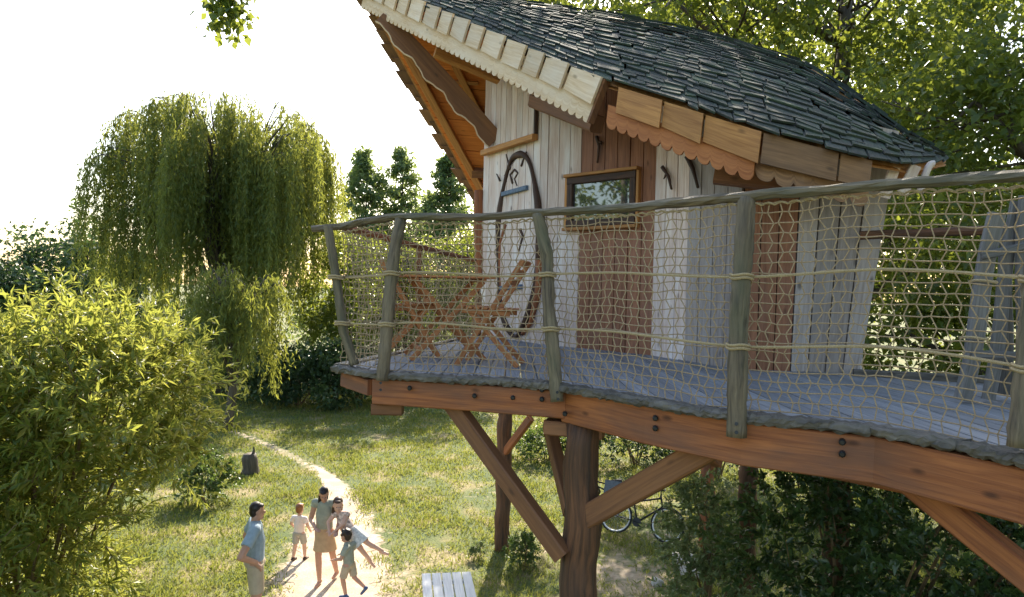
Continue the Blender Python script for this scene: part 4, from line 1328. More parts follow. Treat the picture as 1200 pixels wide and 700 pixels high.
def person(label, loc, yaw, H, pose, skin, hair, hair_style, top, bottom, shoes, child=False, z_off=0.0, group='family on the path'):
    """pose: joints for a 1.75 m body, local +Y forward, +X the person's right"""
    k = H / 1.75
    J = dict(pelvis=(0, 0, 0.95), chest=(0, 0, 1.26), neck=(0, 0.0, 1.47), head=(0, 0.03, 1.62),
             shR=(0.175, 0, 1.42), elR=(0.235, -0.02, 1.13), wrR=(0.25, 0.06, 0.90), shL=(-0.175, 0, 1.42), elL=(-0.235, -0.02, 1.13), wrL=(-0.25, 0.06, 0.90),
             hipR=(0.09, 0, 0.93), knR=(0.1, 0.03, 0.5), anR=(0.1, 0, 0.08), hipL=(-0.09, 0, 0.93), knL=(-0.1, 0.03, 0.5), anL=(-0.1, 0, 0.08),
             look=(0, 1, 0), footR=(0, 1, -0.1), footL=(0, 1, -0.1))
    hs = 1.0
    if child:
        hs = 1.42
        for q in J:
            if q in ('look', 'footR', 'footL'): continue
            x, y, z = J[q]
            zz = z * 0.965 if z < 1.0 else 0.965 * z
            J[q] = (x * 1.08, y, zz * 0.94)
        J['head'] = (0, 0.03, 1.565)
        J['neck'] = (0, 0, 1.36)
    J.update({q: v for q, v in pose.items() if q != 'girth'})
    J = {q: V(v) for q, v in J.items()}
    t = local_thing('person', label, 'person', (loc[0], loc[1], z_off), yaw, group)
    s = lambda q: J[q] * k
    g = (1.12 if child else 1.0) * pose.get('girth', 1.0)      # limb girth
    look = J['look'].normalized()
    fr = look; rt = fr.cross(V((0, 0, 1))).normalized(); up_ = rt.cross(fr).normalized()
    hrot = Matrix((rt, fr, up_)).transposed().to_quaternion()
    hc = s('head'); hk = k * hs
    def hp(x, y, z): return hc + (rt * x + fr * y + up_ * z) * hk
    # body ------------------------------------------------
    bm = bmesh.new()
    capsule(bm, s('pelvis'), s('chest'), 0.125 * k * g, 0.135 * k * g, 0.72)
    capsule(bm, s('chest'), (s('chest') * 0.35 + s('neck') * 0.65), 0.135 * k * g, 0.1 * k * g, 0.68)
    capsule(bm, s('shR'), s('shL'), 0.062 * k * g, 0.062 * k * g)
    capsule(bm, s('neck') - V((0, 0, .03 * k)), hp(0, -0.02, -0.07), 0.056 * k * g, 0.05 * k * g)
    ellips(bm, hp(0, -0.015, 0.03), 0.074 * hk, 0.09 * hk, 0.088 * hk, hrot)
    ellips(bm, hp(0, 0.012, -0.03), 0.060 * hk, 0.072 * hk, 0.088 * hk, hrot)
    ellips(bm, hp(0, 0.086, -0.012), 0.014 * hk, 0.02 * hk, 0.022 * hk, hrot)      # nose
    ellips(bm, hp(0, 0.074, -0.058), 0.024 * hk, 0.012 * hk, 0.009 * hk, hrot)     # mouth
    ellips(bm, hp(0, 0.062, -0.095), 0.024 * hk, 0.02 * hk, 0.018 * hk, hrot)      # chin
    for sx in (-1, 1):
        ellips(bm, hp(0.074 * sx, -0.01, -0.005), 0.012 * hk, 0.02 * hk, 0.03 * hk, hrot)   # ears
        S_ = 'R' if sx > 0 else 'L'
        sh, el, wr = s('sh' + S_), s('el' + S_), s('wr' + S_)
        capsule(bm, sh, el, 0.054 * k * g, 0.042 * k * g); capsule(bm, el, wr, 0.042 * k * g, 0.029 * k * g)
        # hand: palm, four fingers and a thumb
        ad = (wr - el).normalized(); cu = J.get('curl' + S_, V((0, 0, 0)))
        hd = (ad + cu * 0.8).normalized()
        ac = hd.cross(V((0, 0, 1)) if abs(hd.z) < 0.9 else V((0, 1, 0))).normalized()
        palm = wr + hd * 0.085 * k
        capsule(bm, wr, palm, 0.03 * k * g, 0.036 * k * g, 0.55, yax=ac.cross(hd))
        for fi, ln in enumerate((0.07, 0.085, 0.08, 0.062)):
            b0 = palm + ac * (0.027 - 0.018 * fi) * k
            m0 = b0 + hd * ln * 0.5 * k + ac * (0.006 - 0.004 * fi) * k
            e0 = m0 + (hd + cu * 0.6 + V((0, 0, -0.35))).normalized() * ln * 0.5 * k
            capsule(bm, b0, m0, 0.0105 * k * g, 0.0098 * k * g, k=8); capsule(bm, m0, e0, 0.0098 * k * g, 0.008 * k * g, k=8)
        th0 = wr + hd * 0.03 * k + ac * 0.028 * k
        capsule(bm, th0, th0 + (hd * 0.6 + ac * 0.8).normalized() * 0.055 * k, 0.013 * k * g, 0.011 * k * g, k=8)
        hip, kn, an = s('hip' + S_), s('kn' + S_), s('an' + S_)
        capsule(bm, hip, kn, 0.085 * k * g, 0.058 * k * g); 
        mid = kn.lerp(an, 0.35)
        capsule(bm, kn, mid, 0.056 * k * g, 0.056 * k * g); capsule(bm, mid, an, 0.055 * k * g, 0.036 * k * g)
        fd = J['foot' + S_].normalized()
        heel = an + V((0, 0, -0.035 * k)) - fd * 0.04 * k
        capsule(bm, an, heel, 0.036 * k * g, 0.036 * k * g)
        capsule(bm, heel + fd * 0.03 * k, an + V((0, 0, -0.045 * k)) + fd * 0.15 * k, 0.038 * k * g, 0.03 * k * g, 0.8)
    body = remeshed('body', bm, skin, t, 0.0085 if H > 1.3 else 0.0065, 3)
    # hair -------------------------------------------------
    bm = bmesh.new()
    ellips(bm, hp(0, -0.036, 0.05), 0.081 * hk, 0.088 * hk, 0.085 * hk, hrot)
    ellips(bm, hp(0, -0.058, 0.0), 0.074 * hk, 0.058 * hk, 0.085 * hk, hrot)
    ellips(bm, hp(0.01, 0.03, 0.085), 0.055 * hk, 0.04 * hk, 0.026 * hk, hrot)
    if hair_style == 'long':
        capsule(bm, hp(0.055, -0.03, -0.02), hp(0.075, 0.0, -0.2), 0.035 * hk, 0.025 * hk)
        capsule(bm, hp(-0.04, -0.05, -0.02), hp(-0.05, -0.06, -0.22), 0.045 * hk, 0.028 * hk)
        capsule(bm, hp(0.02, -0.06, -0.02), hp(0.01, -0.07, -0.22), 0.055 * hk, 0.03 * hk)
    if hair_style == 'curly':
        rr = random.Random(5)
        for _ in range(26):
            d = V((rr.uniform(-1, 1), rr.uniform(-1, .55), rr.uniform(-.1, 1))).normalized()
            ellips(bm, hp(d.x * 0.082, -0.02 + d.y * 0.088, 0.04 + d.z * 0.085), 0.026 * hk, 0.026 * hk, 0.026 * hk)
    hb = remeshed('hair', bm, hair, t, 0.008, 2)
    # eyes, brows and lips ------------------------------------
    for sx in (-1, 1):
        bm = bmesh.new(); ellips(bm, hp(0.028 * sx, 0.072, 0.008), 0.008 * hk, 0.006 * hk, 0.005 * hk, hrot)
        me = bpy.data.meshes.new('eye'); bm.to_mesh(me); bm.free(); link('eye', me, 'eye_dark', t)
    # top --------------------------------------------------------
    if top:
        bm = bmesh.new()
        inf = 1.09
        capsule(bm, s('pelvis') + V((0, 0, 0.0)), s('chest'), 0.135 * k * g * inf, 0.14 * k * g * inf, 0.76, flat=True)
        capsule(bm, s('chest'), (s('chest') * 0.4 + s('neck') * 0.6), 0.14 * k * g * inf, 0.11 * k * g * inf, 0.74)
        capsule(bm, s('shR'), s('shL'), 0.072 * k * g, 0.072 * k * g)
        capsule(bm, s('pelvis'), s('chest'), 0.13 * k * g * inf, 0.13 * k * g * inf, 0.72)
        for S_ in 'RL':
            sh, el = s('sh' + S_), s('el' + S_)
            f = 0.25 if top[1] == 'cap' else 0.62
            capsule(bm, sh, sh.lerp(el, f), 0.068 * k * g, 0.064 * k * g * (1.06 if f > .5 else 1), flat=True); ellips(bm, sh, 0.068 * k * g, 0.068 * k * g, 0.068 * k * g)
        remeshed('top', bm, top[0], t, 0.0085 if H > 1.3 else 0.007, 2)
    # bottom -------------------------------------------------------
    if bottom:
        bm = bmesh.new()
        mat, kind = bottom
        ellips(bm, s('pelvis') + V((0, 0, -0.015 * k)), 0.158 * k * g, 0.125 * k * g, 0.10 * k * g)
        if kind == 'shorts':
            for S_ in 'RL':
                hip, kn = s('hip' + S_), s('kn' + S_)
                capsule(bm, hip, hip.lerp(kn, 0.9), 0.10 * k * g, 0.088 * k * g, flat=True)
        else:   # skirt or dress
            mid = (s('knR') + s('knL')) / 2
            e = s('pelvis').lerp(mid, 0.8)
            capsule(bm, s('pelvis') + V((0, 0, 0.06 * k)), e, 0.14 * k * g, 0.215 * k * g, 0.8, flat=True, k=20)
        remeshed('bottom', bm, mat, t, 0.0085 if H > 1.3 else 0.007, 2)
    if shoes:
        for S_ in 'RL':
            bm = bmesh.new()
            an = s('an' + S_); fd = J['foot' + S_].normalized()
            heel = an + V((0, 0, -0.04 * k)) - fd * 0.045 * k
            capsule(bm, heel, an + V((0, 0, -0.05 * k)) + fd * 0.16 * k, 0.046 * k * g, 0.038 * k * g, 0.85)
            capsule(bm, heel + fd * 0.02 * k, an + V((0, 0, -0.0 * k)), 0.044 * k * g, 0.045 * k * g)
            remeshed('shoe', bm, shoes, t, 0.009, 1)
    return t

# man: seen from behind his left side, hands on hips, looking towards the others
mp = G(297, 737)
person('man in light blue t-shirt and sand shorts with hands on hips', mp, R(-66), 1.80,
       dict(girth=1.14, shR=(0.2, -0.02, 1.43), shL=(-0.2, 0.0, 1.43), elR=(0.4, -0.2, 1.16), wrR=(0.225, 0.0, 1.0), curlR=(-0.1, 0.1, -1.4), elL=(-0.4, -0.1, 1.16), wrL=(-0.23, 0.06, 1.0), curlL=(0.1, 0.1, -1.4),
            look=(-0.05, 1, -0.1)), 'skin', 'hair_dark', 'short', ('shirt_blue', 'tee'), ('cloth_sand', 'shorts'), 'shoe_dark')
# woman: facing the viewer, bending towards the girl on her left arm
wp = G(379, 684)
person('woman in sage top and tan skirt holding up the swinging girl', wp, R(172), 1.63,
       dict(chest=(0.0, 0.02, 1.25), neck=(-0.015, 0.05, 1.46), head=(-0.02, 0.11, 1.6), look=(-0.35, 0.8, -0.55),
            elR=(0.25, 0.02, 1.12), wrR=(0.06, 0.25, 1.06), curlR=(-0.8, 0.4, 0), elL=(-0.3, 0.06, 1.16), wrL=(-0.34, 0.28, 1.06), curlL=(-0.2, 0.6, 0),
            knL=(-0.12, -0.08, 0.52), anL=(-0.13, -0.26, 0.12), knR=(0.07, 0.08, 0.52), anR=(0.05, 0.06, 0.08)),
       'skin', 'hair_dark', 'long', ('shirt_sage', 'cap'), ('cloth_tan', 'skirt'), None)
# toddler with back turned
tp = G(350, 657)
person('toddler in peach t-shirt and grey shorts with back turned', tp, R(-14), 1.02,
       dict(elR=(0.28, 0.0, 1.1), wrR=(0.27, 0.12, 0.95), elL=(-0.28, 0.0, 1.1), wrL=(-0.24, 0.13, 0.95), knR=(0.13, 0.08, 0.5), anR=(0.15, 0.1, 0.08), knL=(-0.11, -0.02, 0.48), anL=(-0.14, -0.08, 0.1)),
       'skin_fair', 'hair_ginger', 'short', ('shirt_peach', 'tee'), ('cloth_grey', 'shorts'), 'shoe_dark', child=True)
# girl swung by the woman
gp = P(400, 640, 11.0)
person('girl in pink and white dress swinging with legs stretched sideways', (gp.x, gp.y), R(172), 1.22,
       dict(pelvis=(-0.22, 0.05, 0.98), chest=(-0.06, 0.02, 1.2), neck=(0.04, 0, 1.40), head=(0.08, 0.05, 1.58), look=(-0.5, 1, -0.25),
            shR=(0.17, 0.02, 1.36), shL=(-0.12, 0.0, 1.38), elR=(0.28, 0.12, 1.2), wrR=(0.2, 0.25, 1.08), elL=(-0.12, 0.2, 1.22), wrL=(0.02, 0.28, 1.1),
            hipR=(-0.22, 0.0, 0.88), hipL=(-0.34, 0.0, 0.96), knR=(-0.5, 0.06, 0.62), anR=(-0.7, 0.0, 0.36), knL=(-0.68, 0.05, 0.76), anL=(-0.98, 0.0, 0.60),
            footR=(-0.8, 0.3, -0.5), footL=(-0.9, 0.2, -0.05)),
       'skin_fair', 'hair_brown', 'long', ('cloth_floral', 'cap'), ('shirt_white', 'skirt'), None, child=True, z_off=0.24)
# boy running
bp_ = G(408, 700)
person('curly haired boy in green t-shirt and cream shorts running', bp_, R(70), 1.08,
       dict(neck=(0, 0.06, 1.36), chest=(0, 0.03, 1.2), head=(0, 0.12, 1.55), look=(0.1, 1, -0.05), elR=(0.28, 0.1, 1.08), wrR=(0.2, 0.32, 1.0), elL=(-0.27, 0.06, 1.06), wrL=(-0.2, 0.3, 0.98),
            knL=(-0.11, 0.1, 0.50), anL=(-0.11, 0.0, 0.1), knR=(0.1, -0.1, 0.5), anR=(0.12, -0.42, 0.27), footR=(0, 0.7, -0.8)),
       'skin', 'hair_dark', 'curly', ('shirt_sage', 'tee'), ('cloth_sand', 'shorts'), 'shoe_blue', child=True)

# ================================================================== vegetation
def crown_leaves(name, centres, radii, per, leaf, mat, parent, squash=0.7, up_bias=0.5, droop=0.3, aspect=0.55):
    """leaf clumps: centres (m,3), radii (m,), per leaves each"""
    m = len(centres)
    n = m * per
    idx = np.repeat(np.arange(m), per)
    d = rdir(n) * (RNG.random((n, 1)) ** 0.45)
    d[:, 2] *= squash
    pos = centres[idx] + d * radii[idx][:, None]
    dr = nrmz(d * 0.6 + rdir(n) * 0.9 + np.array([0, 0, -droop]))
    nr = nrmz(rdir(n) * 0.75 + np.array([0, 0, up_bias]))
    L = leaf * RNG.uniform(0.65, 1.35, n)
    return leaves(name, pos, dr, nr, L, L * aspect * RNG.uniform(0.8, 1.2, n), mat, parent)

def limb(mb, a, b, r0, r1, sag=0.0, k=6, sides=7, wob=0.06):
    a, b = V(a), V(b); L = (b - a).length
    pts = []
    for i in range(k + 1):
        t = i / k
        p = a.lerp(b, t) + V((0, 0, -sag * math.sin(math.pi * t)))
        if 0 < i < k: p += mnoise.noise_vector(p * 0.9) * wob * L * 0.5
        pts.append(p)
    sweep(mb, pts, circprof(sides), up=V((0.3, 1, 0.2)), radii=[r0 + (r1 - r0) * i / k for i in range(k + 1)])
    return pts

def tree(label, base, h, lobes, n_clump, per, leaf, mat, trunk_r=0.2, group=None, name='tree', clump_r=(0.5, 1.1), shell=0.35, bark='bark', lean=(0, 0), first=0.35, squash=0.7, cat='tree', twigs=True, droop=0.3, up_bias=0.5):
    """lobes: list of (dx,dy,z, rx,ry,rz) ellipsoids that together make the crown"""
    base = V(base)
    t = thing(name, label, cat, (base.x, base.y, 0), group)
    tb = MB()
    top = base + V((lean[0], lean[1], h * 0.82))
    tr = limb(tb, base + V((0, 0, -0.1)), top, trunk_r, trunk_r * 0.25, k=10, sides=10, wob=0.03)
    vols = np.array([l[3] * l[4] * l[5] for l in lobes]) ** 0.7
    pick = RNG.choice(len(lobes), n_clump, p=vols / vols.sum())
    d = rdir(n_clump) * ((shell + (1 - shell) * RNG.random((n_clump, 1))) ** 0.6)
    C = np.empty((n_clump, 3))
    for q in range(n_clump):
        dx, dy, z, rx, ry, rz = lobes[pick[q]]
        C[q] = (base.x + dx + d[q, 0] * rx, base.y + dy + d[q, 1] * ry, z + d[q, 2] * rz)
    C[:, 2] = np.maximum(C[:, 2], 0.25)
    for l in lobes:
        z0 = max(h * first * 0.6, l[2] - l[5] * 0.9)
        st = min(tr, key=lambda p: abs(p.z - z0))
        e = base + V((l[0], l[1], 0)); e.z = l[2] + l[5] * 0.3
        lp = limb(tb, st, e, trunk_r * 0.45, trunk_r * 0.1, sag=-0.1)
        if twigs:
            own = C[pick == lobes.index(l)]
            for q in range(0, len(own), 3):
                s_ = random.choice(lp[2:]); limb(tb, s_, own[q], trunk_r * 0.1, trunk_r * 0.03, k=3, sides=4, wob=0.1)
    tb.build('trunk', bark, t, smooth=True)
    R_ = RNG.uniform(clump_r[0], clump_r[1], n_clump)
    crown_leaves('crown', C, R_, per, leaf, mat, t, squash=squash, droop=droop, up_bias=up_bias)
    return t

# --- the big broadleaf trees behind the roof ------------------------
tree('tall oak with forked dark trunk rising behind the shingle roof', (6.9, 14.5, 0), 14,
     [(0, 0, 11.5, 3.6, 3.2, 3.0), (-3.8, -0.5, 10.2, 2.8, 2.6, 2.3), (-1.5, 0.5, 8.0, 2.2, 2.0, 1.6), (2.6, -1, 9.0, 2.6, 2.4, 2.2), (-5.6, 0.5, 12.0, 2.4, 2.2, 1.8), (1.4, -0.5, 6.6, 2.4, 2.0, 1.5), (4.2, -1.0, 6.4, 2.2, 2.0, 2.2)],
     270, 110, 0.17, 'leaf_oak', 0.36, 'oaks standing round the treehouse', 'oak_tree', (0.5, 1.0), 0.3)
tree('broad oak at the far end of the deck with low leafy boughs', (8.2, 9.6, 0), 12,
     [(0, 0, 9.0, 2.6, 2.2, 2.4), (-1.6, 0.3, 7.4, 1.6, 1.6, 1.2), (-1.2, 0, 5.4, 1.9, 1.5, 1.3), (0.8, -0.5, 5.6, 2.0, 1.6, 2.0), (-2.3, 0.6, 4.0, 1.5, 1.4, 1.3), (0, 0, 3.2, 2.2, 1.6, 1.6)],
     250, 110, 0.13, 'leaf_oak', 0.26, 'oaks standing round the treehouse', 'oak_tree', (0.4, 0.8), 0.3)
tree('oak whose bright crown shows above the roof ridge', (2.4, 22, 0), 15.5,
     [(0, 0, 13.2, 3.4, 3.0, 2.4), (-3.0, 0, 12.6, 2.2, 2.2, 1.8), (3.5, 0.5, 12.4, 3.0, 2.6, 2.4), (0.5, 0, 9.5, 3.0, 2.6, 2.2), (2.4, -0.5, 6.4, 2.0, 1.8, 1.7), (5.0, -0.5, 6.2, 2.2, 1.8, 1.9)],  # last two low lobes added, hidden by the cabin, to shade the lawn
     240, 100, 0.2, 'leaf_oak', 0.32, 'oaks standing round the treehouse', 'oak_tree', (0.6, 1.2), 0.3)
tree('oak standing at the shaded edge of the lawn beyond the bicycles', (9.5, 20.5, 0), 14,
     [(0, 0, 10.5, 3.6, 3.0, 3.0), (-3.4, 0, 7.0, 2.6, 2.4, 2.2), (-1.5, -0.5, 4.4, 3.0, 2.4, 2.0), (3, 0, 7, 3, 2.6, 3)],
     200, 100, 0.2, 'leaf_oak', 0.34, 'oaks standing round the treehouse', 'oak_tree', (0.6, 1.2), 0.3)

tree('oak beyond the osier, mirrored in the cabin window', (-12.5, 4.2, 0), 11,
     [(0, 0, 8.0, 2.4, 2.6, 2.2), (1.0, -1.6, 6.6, 1.6, 1.6, 1.2), (0.6, 2.2, 6.2, 1.6, 1.8, 1.2)], 70, 80, 0.2, 'leaf_oak', 0.3, 'oaks standing round the treehouse', 'oak_tree', (0.5, 0.9), 0.3)
tree('unseen oak added beside the deck to shade its planks', (6.2, 1.2, 0), 12,
     [(0, 0, 9.6, 2.6, 2.6, 2.2), (-2.2, 0.6, 9.2, 2.0, 2.0, 1.3), (-1.2, 2.2, 9.4, 1.8, 1.3, 1.3), (0.4, -1.6, 7.4, 2.0, 2.0, 1.6), (-1.5, -2.0, 8.0, 2.0, 1.8, 1.6)], 150, 90, 0.15, 'leaf_oak', 0.3, 'oaks standing round the treehouse', 'oak_tree', (0.45, 0.9), 0.3)  # crown out of view, put in to hold sky light off the deck
# --- overhanging spray of oak leaves ---------------------------------
def spray():
    a = P(300, -160, 6.3); tips = [P(268, 44, 6.3), P(243, 10, 6.35), P(291, 24, 6.2), P(258, 8, 6.4), P(272, 0, 6.3), P(250, 30, 6.3), P(278, 34, 6.3), P(262, 24, 6.25)]
    t = thing('oak_branch', 'leafy oak branch hanging down against the open sky', 'branch', a)
    mb = MB(); main = limb(mb, a, P(266, 8, 6.3), 0.016, 0.005, k=8, sides=6, wob=0.05)
    ps, ds = [], []
    for tp in tips:
        lp = limb(mb, main[random.choice((4, 5, 6, 7))], tp, 0.006, 0.002, k=4, sides=4, wob=0.1)
        for p in lp[1:]:
            for _ in range(13):
                ps.append(p + V(RNG.normal(size=3) * 0.045)); ds.append(V(RNG.normal(size=3)) * 0.8 + V((0, 0, -0.5)))
    mb.build('stem', 'twig', t)
    n = len(ps); ps = np.array([list(p) for p in ps]); ds = np.array([list(p) for p in ds])
    L = RNG.uniform(0.06, 0.12, n)
    leaves('foliage', ps, ds, nrmz(RNG.normal(size=(n, 3)) + np.array([0, -.4, .4])), L, L * 0.65, 'leaf_oak', t)
spray()

# --- shrubs made of long leafy shoots ---------------------------------
def shoot_bush(label, base, blobs, n_shoot, shoot_len, leaf, mat, group=None, per=24, aspect=0.2, name='shrub', stems=14, droop=0.25, cat='shrub', out=0.55, bark='twig', stem_r=0.035):
    """blobs: ellipsoids (x,y,z,rx,ry,rz) in world space whose skin the shoots pierce"""
    base = V(base)
    t = thing(name, label, cat, (base.x, base.y, 0), group)
    vols = np.array([b[3] * b[4] * b[5] for b in blobs]) ** 0.67
    pk = RNG.choice(len(blobs), n_shoot, p=vols / vols.sum())
    B = np.array(blobs)[pk]
    d = rdir(n_shoot); d[:, 2] = np.where(d[:, 2] < -0.8, -d[:, 2], d[:, 2])
    rad = RNG.uniform(0.45, 0.98, (n_shoot, 1)) 
    p0 = B[:, :3] + d * B[:, 3:] * rad
    p0[:, 2] = np.maximum(p0[:, 2], 0.15)
    dr = nrmz(d * out + RNG.normal(size=(n_shoot, 3)) * 0.35 + np.array([0, 0, 0.55]))
    SL = shoot_len * RNG.uniform(0.6, 1.5, (n_shoot, 1))
    s = RNG.random((n_shoot, per, 1))
    pos = p0[:, None, :] + dr[:, None, :] * SL[:, None, :] * s + np.array([0, 0, -droop]) * SL[:, None, :] * s * s
    n = n_shoot * per
    pos = pos.reshape(-1, 3)
    sd = np.repeat(dr, per, 0) + np.array([0, 0, -droop]) * 2 * s.reshape(-1, 1)
    ld = nrmz(nrmz(sd) * 0.75 + rdir(n) * 0.75 + np.array([0, 0, -0.12]))
    nr = nrmz(rdir(n) * 0.6 + np.array([0, 0, 0.7]))
    L = leaf * RNG.uniform(0.6, 1.3, n) * (1.1 - 0.4 * s.reshape(-1))
    leaves('foliage', pos, ld, nr, L, L * aspect * RNG.uniform(0.8, 1.25, n), mat, t)
    mb = MB()
    big = [q for q in blobs if q[3] > 0.7 * max(w[3] for w in blobs)]
    for i in range(stems):
        b = big[i % len(big)]
        e = V((b[0], b[1], b[2])) + V((random.uniform(-.7, .7) * b[3], random.uniform(-.7, .7) * b[4], random.uniform(0, .8) * b[5]))
        limb(mb, base + V((random.uniform(-.12, .12), random.uniform(-.12, .12), -0.05)), e, stem_r, stem_r * 0.25, sag=-0.2, k=6, sides=5, wob=0.05)
    for i in range(0, n_shoot, 4):
        a = V(p0[i]); b = a + V(dr[i]) * float(SL[i, 0]) * 0.9 + V((0, 0, -droop * float(SL[i, 0]) * 0.8))
        mb2 = sweep(mb, [a, a.lerp(b, 0.5) + V((0, 0, droop * 0.2 * float(SL[i, 0]))), b], circprof(3), up=V((0, 1, 0.2)), radii=[0.007, 0.005, 0.002], caps=False)
    mb.build('stems', bark, t)['kind'] = 'stuff'
    return t

shoot_bush('tall sunlit osier with long narrow yellow-green leaves beside the lawn', (-6.0, 8.6, 0),
           [(-4.7, 8.2, 3.25, 1.0, 1.2, 1.0), (-5.3, 8.4, 3.5, 1.2, 1.4, 1.05), (-6.2, 8.2, 3.0, 1.3, 1.4, 1.3), (-5.6, 7.9, 2.0, 1.15, 1.2, 1.2), (-7.3, 8.4, 2.8, 1.3, 1.5, 1.5), (-5.9, 8.2, 1.1, 1.0, 1.1, 1.1), (-6.6, 7.6, 1.4, 1.2, 1.2, 1.3), (-4.4, 8.7, 2.45, 0.4, 0.4, 0.2)],
           2000, 0.62, 0.16, 'leaf_osier', per=26, aspect=0.23, name='osier', stems=24)
shoot_bush('dark bramble thicket growing under the deck', (3.6, 6.9, 0),
           [(3.15, 7.2, 2.3, 0.8, 1.0, 1.1), (3.9, 6.8, 2.4, 1.1, 1.2, 1.2), (4.8, 6.8, 2.4, 1.3, 1.2, 1.3), (3.6, 6.5, 1.0, 1.2, 1.0, 1.0), (4.9, 6.2, 1.1, 1.4, 1.0, 1.0), (5.9, 6.8, 2.4, 1.2, 1.2, 1.6)],
           1500, 0.45, 0.095, 'leaf_bramble', per=26, aspect=0.5, name='bramble', stems=20)
shoot_bush('pale leaved shrub catching the sun by the boulder', (2.75, 9.2, 0),
           [(2.75, 9.0, 0.75, 0.65, 0.6, 0.75), (2.6, 9.3, 1.7, 0.5, 0.5, 0.6)],
           420, 0.3, 0.075, 'leaf_pale', per=24, aspect=0.5, name='elder_shrub', stems=12)

# --- willow ------------------------------------------------------------
def willow(label, base, h, arcs_n, spread, crown_c, strands, mat='leaf_willow', leaf=0.2, low=1.2, name='weeping_willow', per_m=11, lenr=(2.5, 6.5), trunk_r=0.45):
    base = V(base)
    t = thing(name, label, 'tree', (base.x, base.y, 0))
    mb = MB()
    tr = limb(mb, base + V((0, 0, -0.1)), base + V((0.3, 0, h * 0.55)), trunk_r, trunk_r * 0.6, k=8, sides=10, wob=0.03)
    anchors, outs = [], []
    for i in range(arcs_n):
        az = random.uniform(0, 2 * math.pi); rr = math.sqrt(random.random())
        rx = spread * rr
        topz = h * (0.96 - 0.16 * rr ** 3) - random.uniform(0, h * 0.42) * (random.random() ** 1.6)
        e = base + V((math.cos(az) * rx, math.sin(az) * rx * 0.8, topz))
        st = random.choice(tr[4:])
        pts = limb(mb, st, e, 0.09, 0.02, sag=-h * 0.06, k=7, sides=5, wob=0.04)
        end = e + V((math.cos(az), math.sin(az) * .8, -0.55)) * (spread * 0.18); 
        p2 = limb(mb, e, end, 0.02, 0.008, sag=-0.2, k=4, sides=4, wob=0.03)
        for p in pts[4:] + p2[1:]:
            anchors.append(p); outs.append(V((math.cos(az), math.sin(az), 0)))
    mb.build('trunk', 'bark', t, smooth=True)
    P0, D0 = [], []
    na = len(anchors)
    for _ in range(strands):
        i = random.randrange(na); a = anchors[i]
        a = a + V((random.gauss(0, .15), random.gauss(0, .15), random.gauss(0, .15)))
        ln = min(random.uniform(*lenr) * (0.6 + 0.6 * mnoise.noise(V((a.x * .5, a.y * .5, 0))) + 0.3), max(0.6, a.z - low + random.uniform(-0.6, 0.8)))
        if ln < 0.5: continue
        m = int(ln * per_m)
        s = RNG.random(m)
        o = outs[i] * random.uniform(0.1, 0.55)
        sway = V((random.gauss(0, .12), random.gauss(0, .12), 0))
        z = -ln * s
        bx = (1 - np.exp(-3 * s))
        pos = np.stack([a.x + o.x * bx + sway.x * s + RNG.normal(0, .022, m), a.y + o.y * bx + sway.y * s + RNG.normal(0, .022, m), a.z + z + 0.25 * bx], 1)
        P0.append(pos)
    pos = np.concatenate(P0); n = len(pos)
    dr = nrmz(RNG.normal(size=(n, 3)) * 0.42 + np.array([0, 0, -1.0]))
    nr = nrmz(RNG.normal(size=(n, 3)) * np.array([1, 1, 0.4]))
    L = leaf * RNG.uniform(0.7, 1.5, n)
    leaves('crown', pos, dr, nr, L, L * 0.2, mat, t, fold=0.1)
    return t
wb = P(258, 430, 30); wb.z = 0
willow('big weeping willow with a domed crown of hanging fronds', wb, 13.6, 110, 4.7, None, 3000, per_m=13)
wb2 = P(268, 430, 22.5); wb2.z = 0
willow('low willow drooping at the lawn edge below the big weeping one', wb2, 5.6, 26, 1.5, None, 620, low=0.5, lenr=(1.2, 3.0), leaf=0.16, trunk_r=0.16, per_m=13)

# --- background wood: every tree its own crown ----------------------------
def at(px, d): q = P(px, 400, d); return (q.x, q.y, 0)
def topz(py, px, d): return P(px, py, d).z
def spire(label, px, py, d, wpx, mat, n=170, per=120, leaf=0.3, group='wood beyond the lawn'):
    h = topz(py, px, d); w = wpx / 2 / FPX * d
    b = V(at(px, d)); t = thing('poplar', label, 'tree', b, group)
    mb = MB(); limb(mb, b + V((0, 0, -.1)), b + V((0.1, 0, h * 0.97)), h * 0.014, 0.02, k=10, sides=8, wob=0.01)
    zf = RNG.random(n) ** 0.9 * 0.92 + 0.07
    rad = w * (1.02 - zf) ** 0.8 * RNG.uniform(0.8, 1.25, n) * np.sqrt(RNG.random(n))
    az = RNG.random(n) * 6.283
    C = np.stack([b.x + rad * np.cos(az), b.y + rad * np.sin(az), zf * h], 1)
    for q in range(0, n, 2): limb(mb, b + V((0, 0, max(0.5, C[q][2] - rad[q] * 0.8))), C[q], 0.04, 0.01, k=3, sides=4, wob=0.05)
    mb.build('trunk', 'bark', t, smooth=True)
    crown_leaves('crown', C, RNG.uniform(0.3, 0.85, n) * (1.3 - 0.75 * zf), per, leaf, mat, t, squash=0.8)
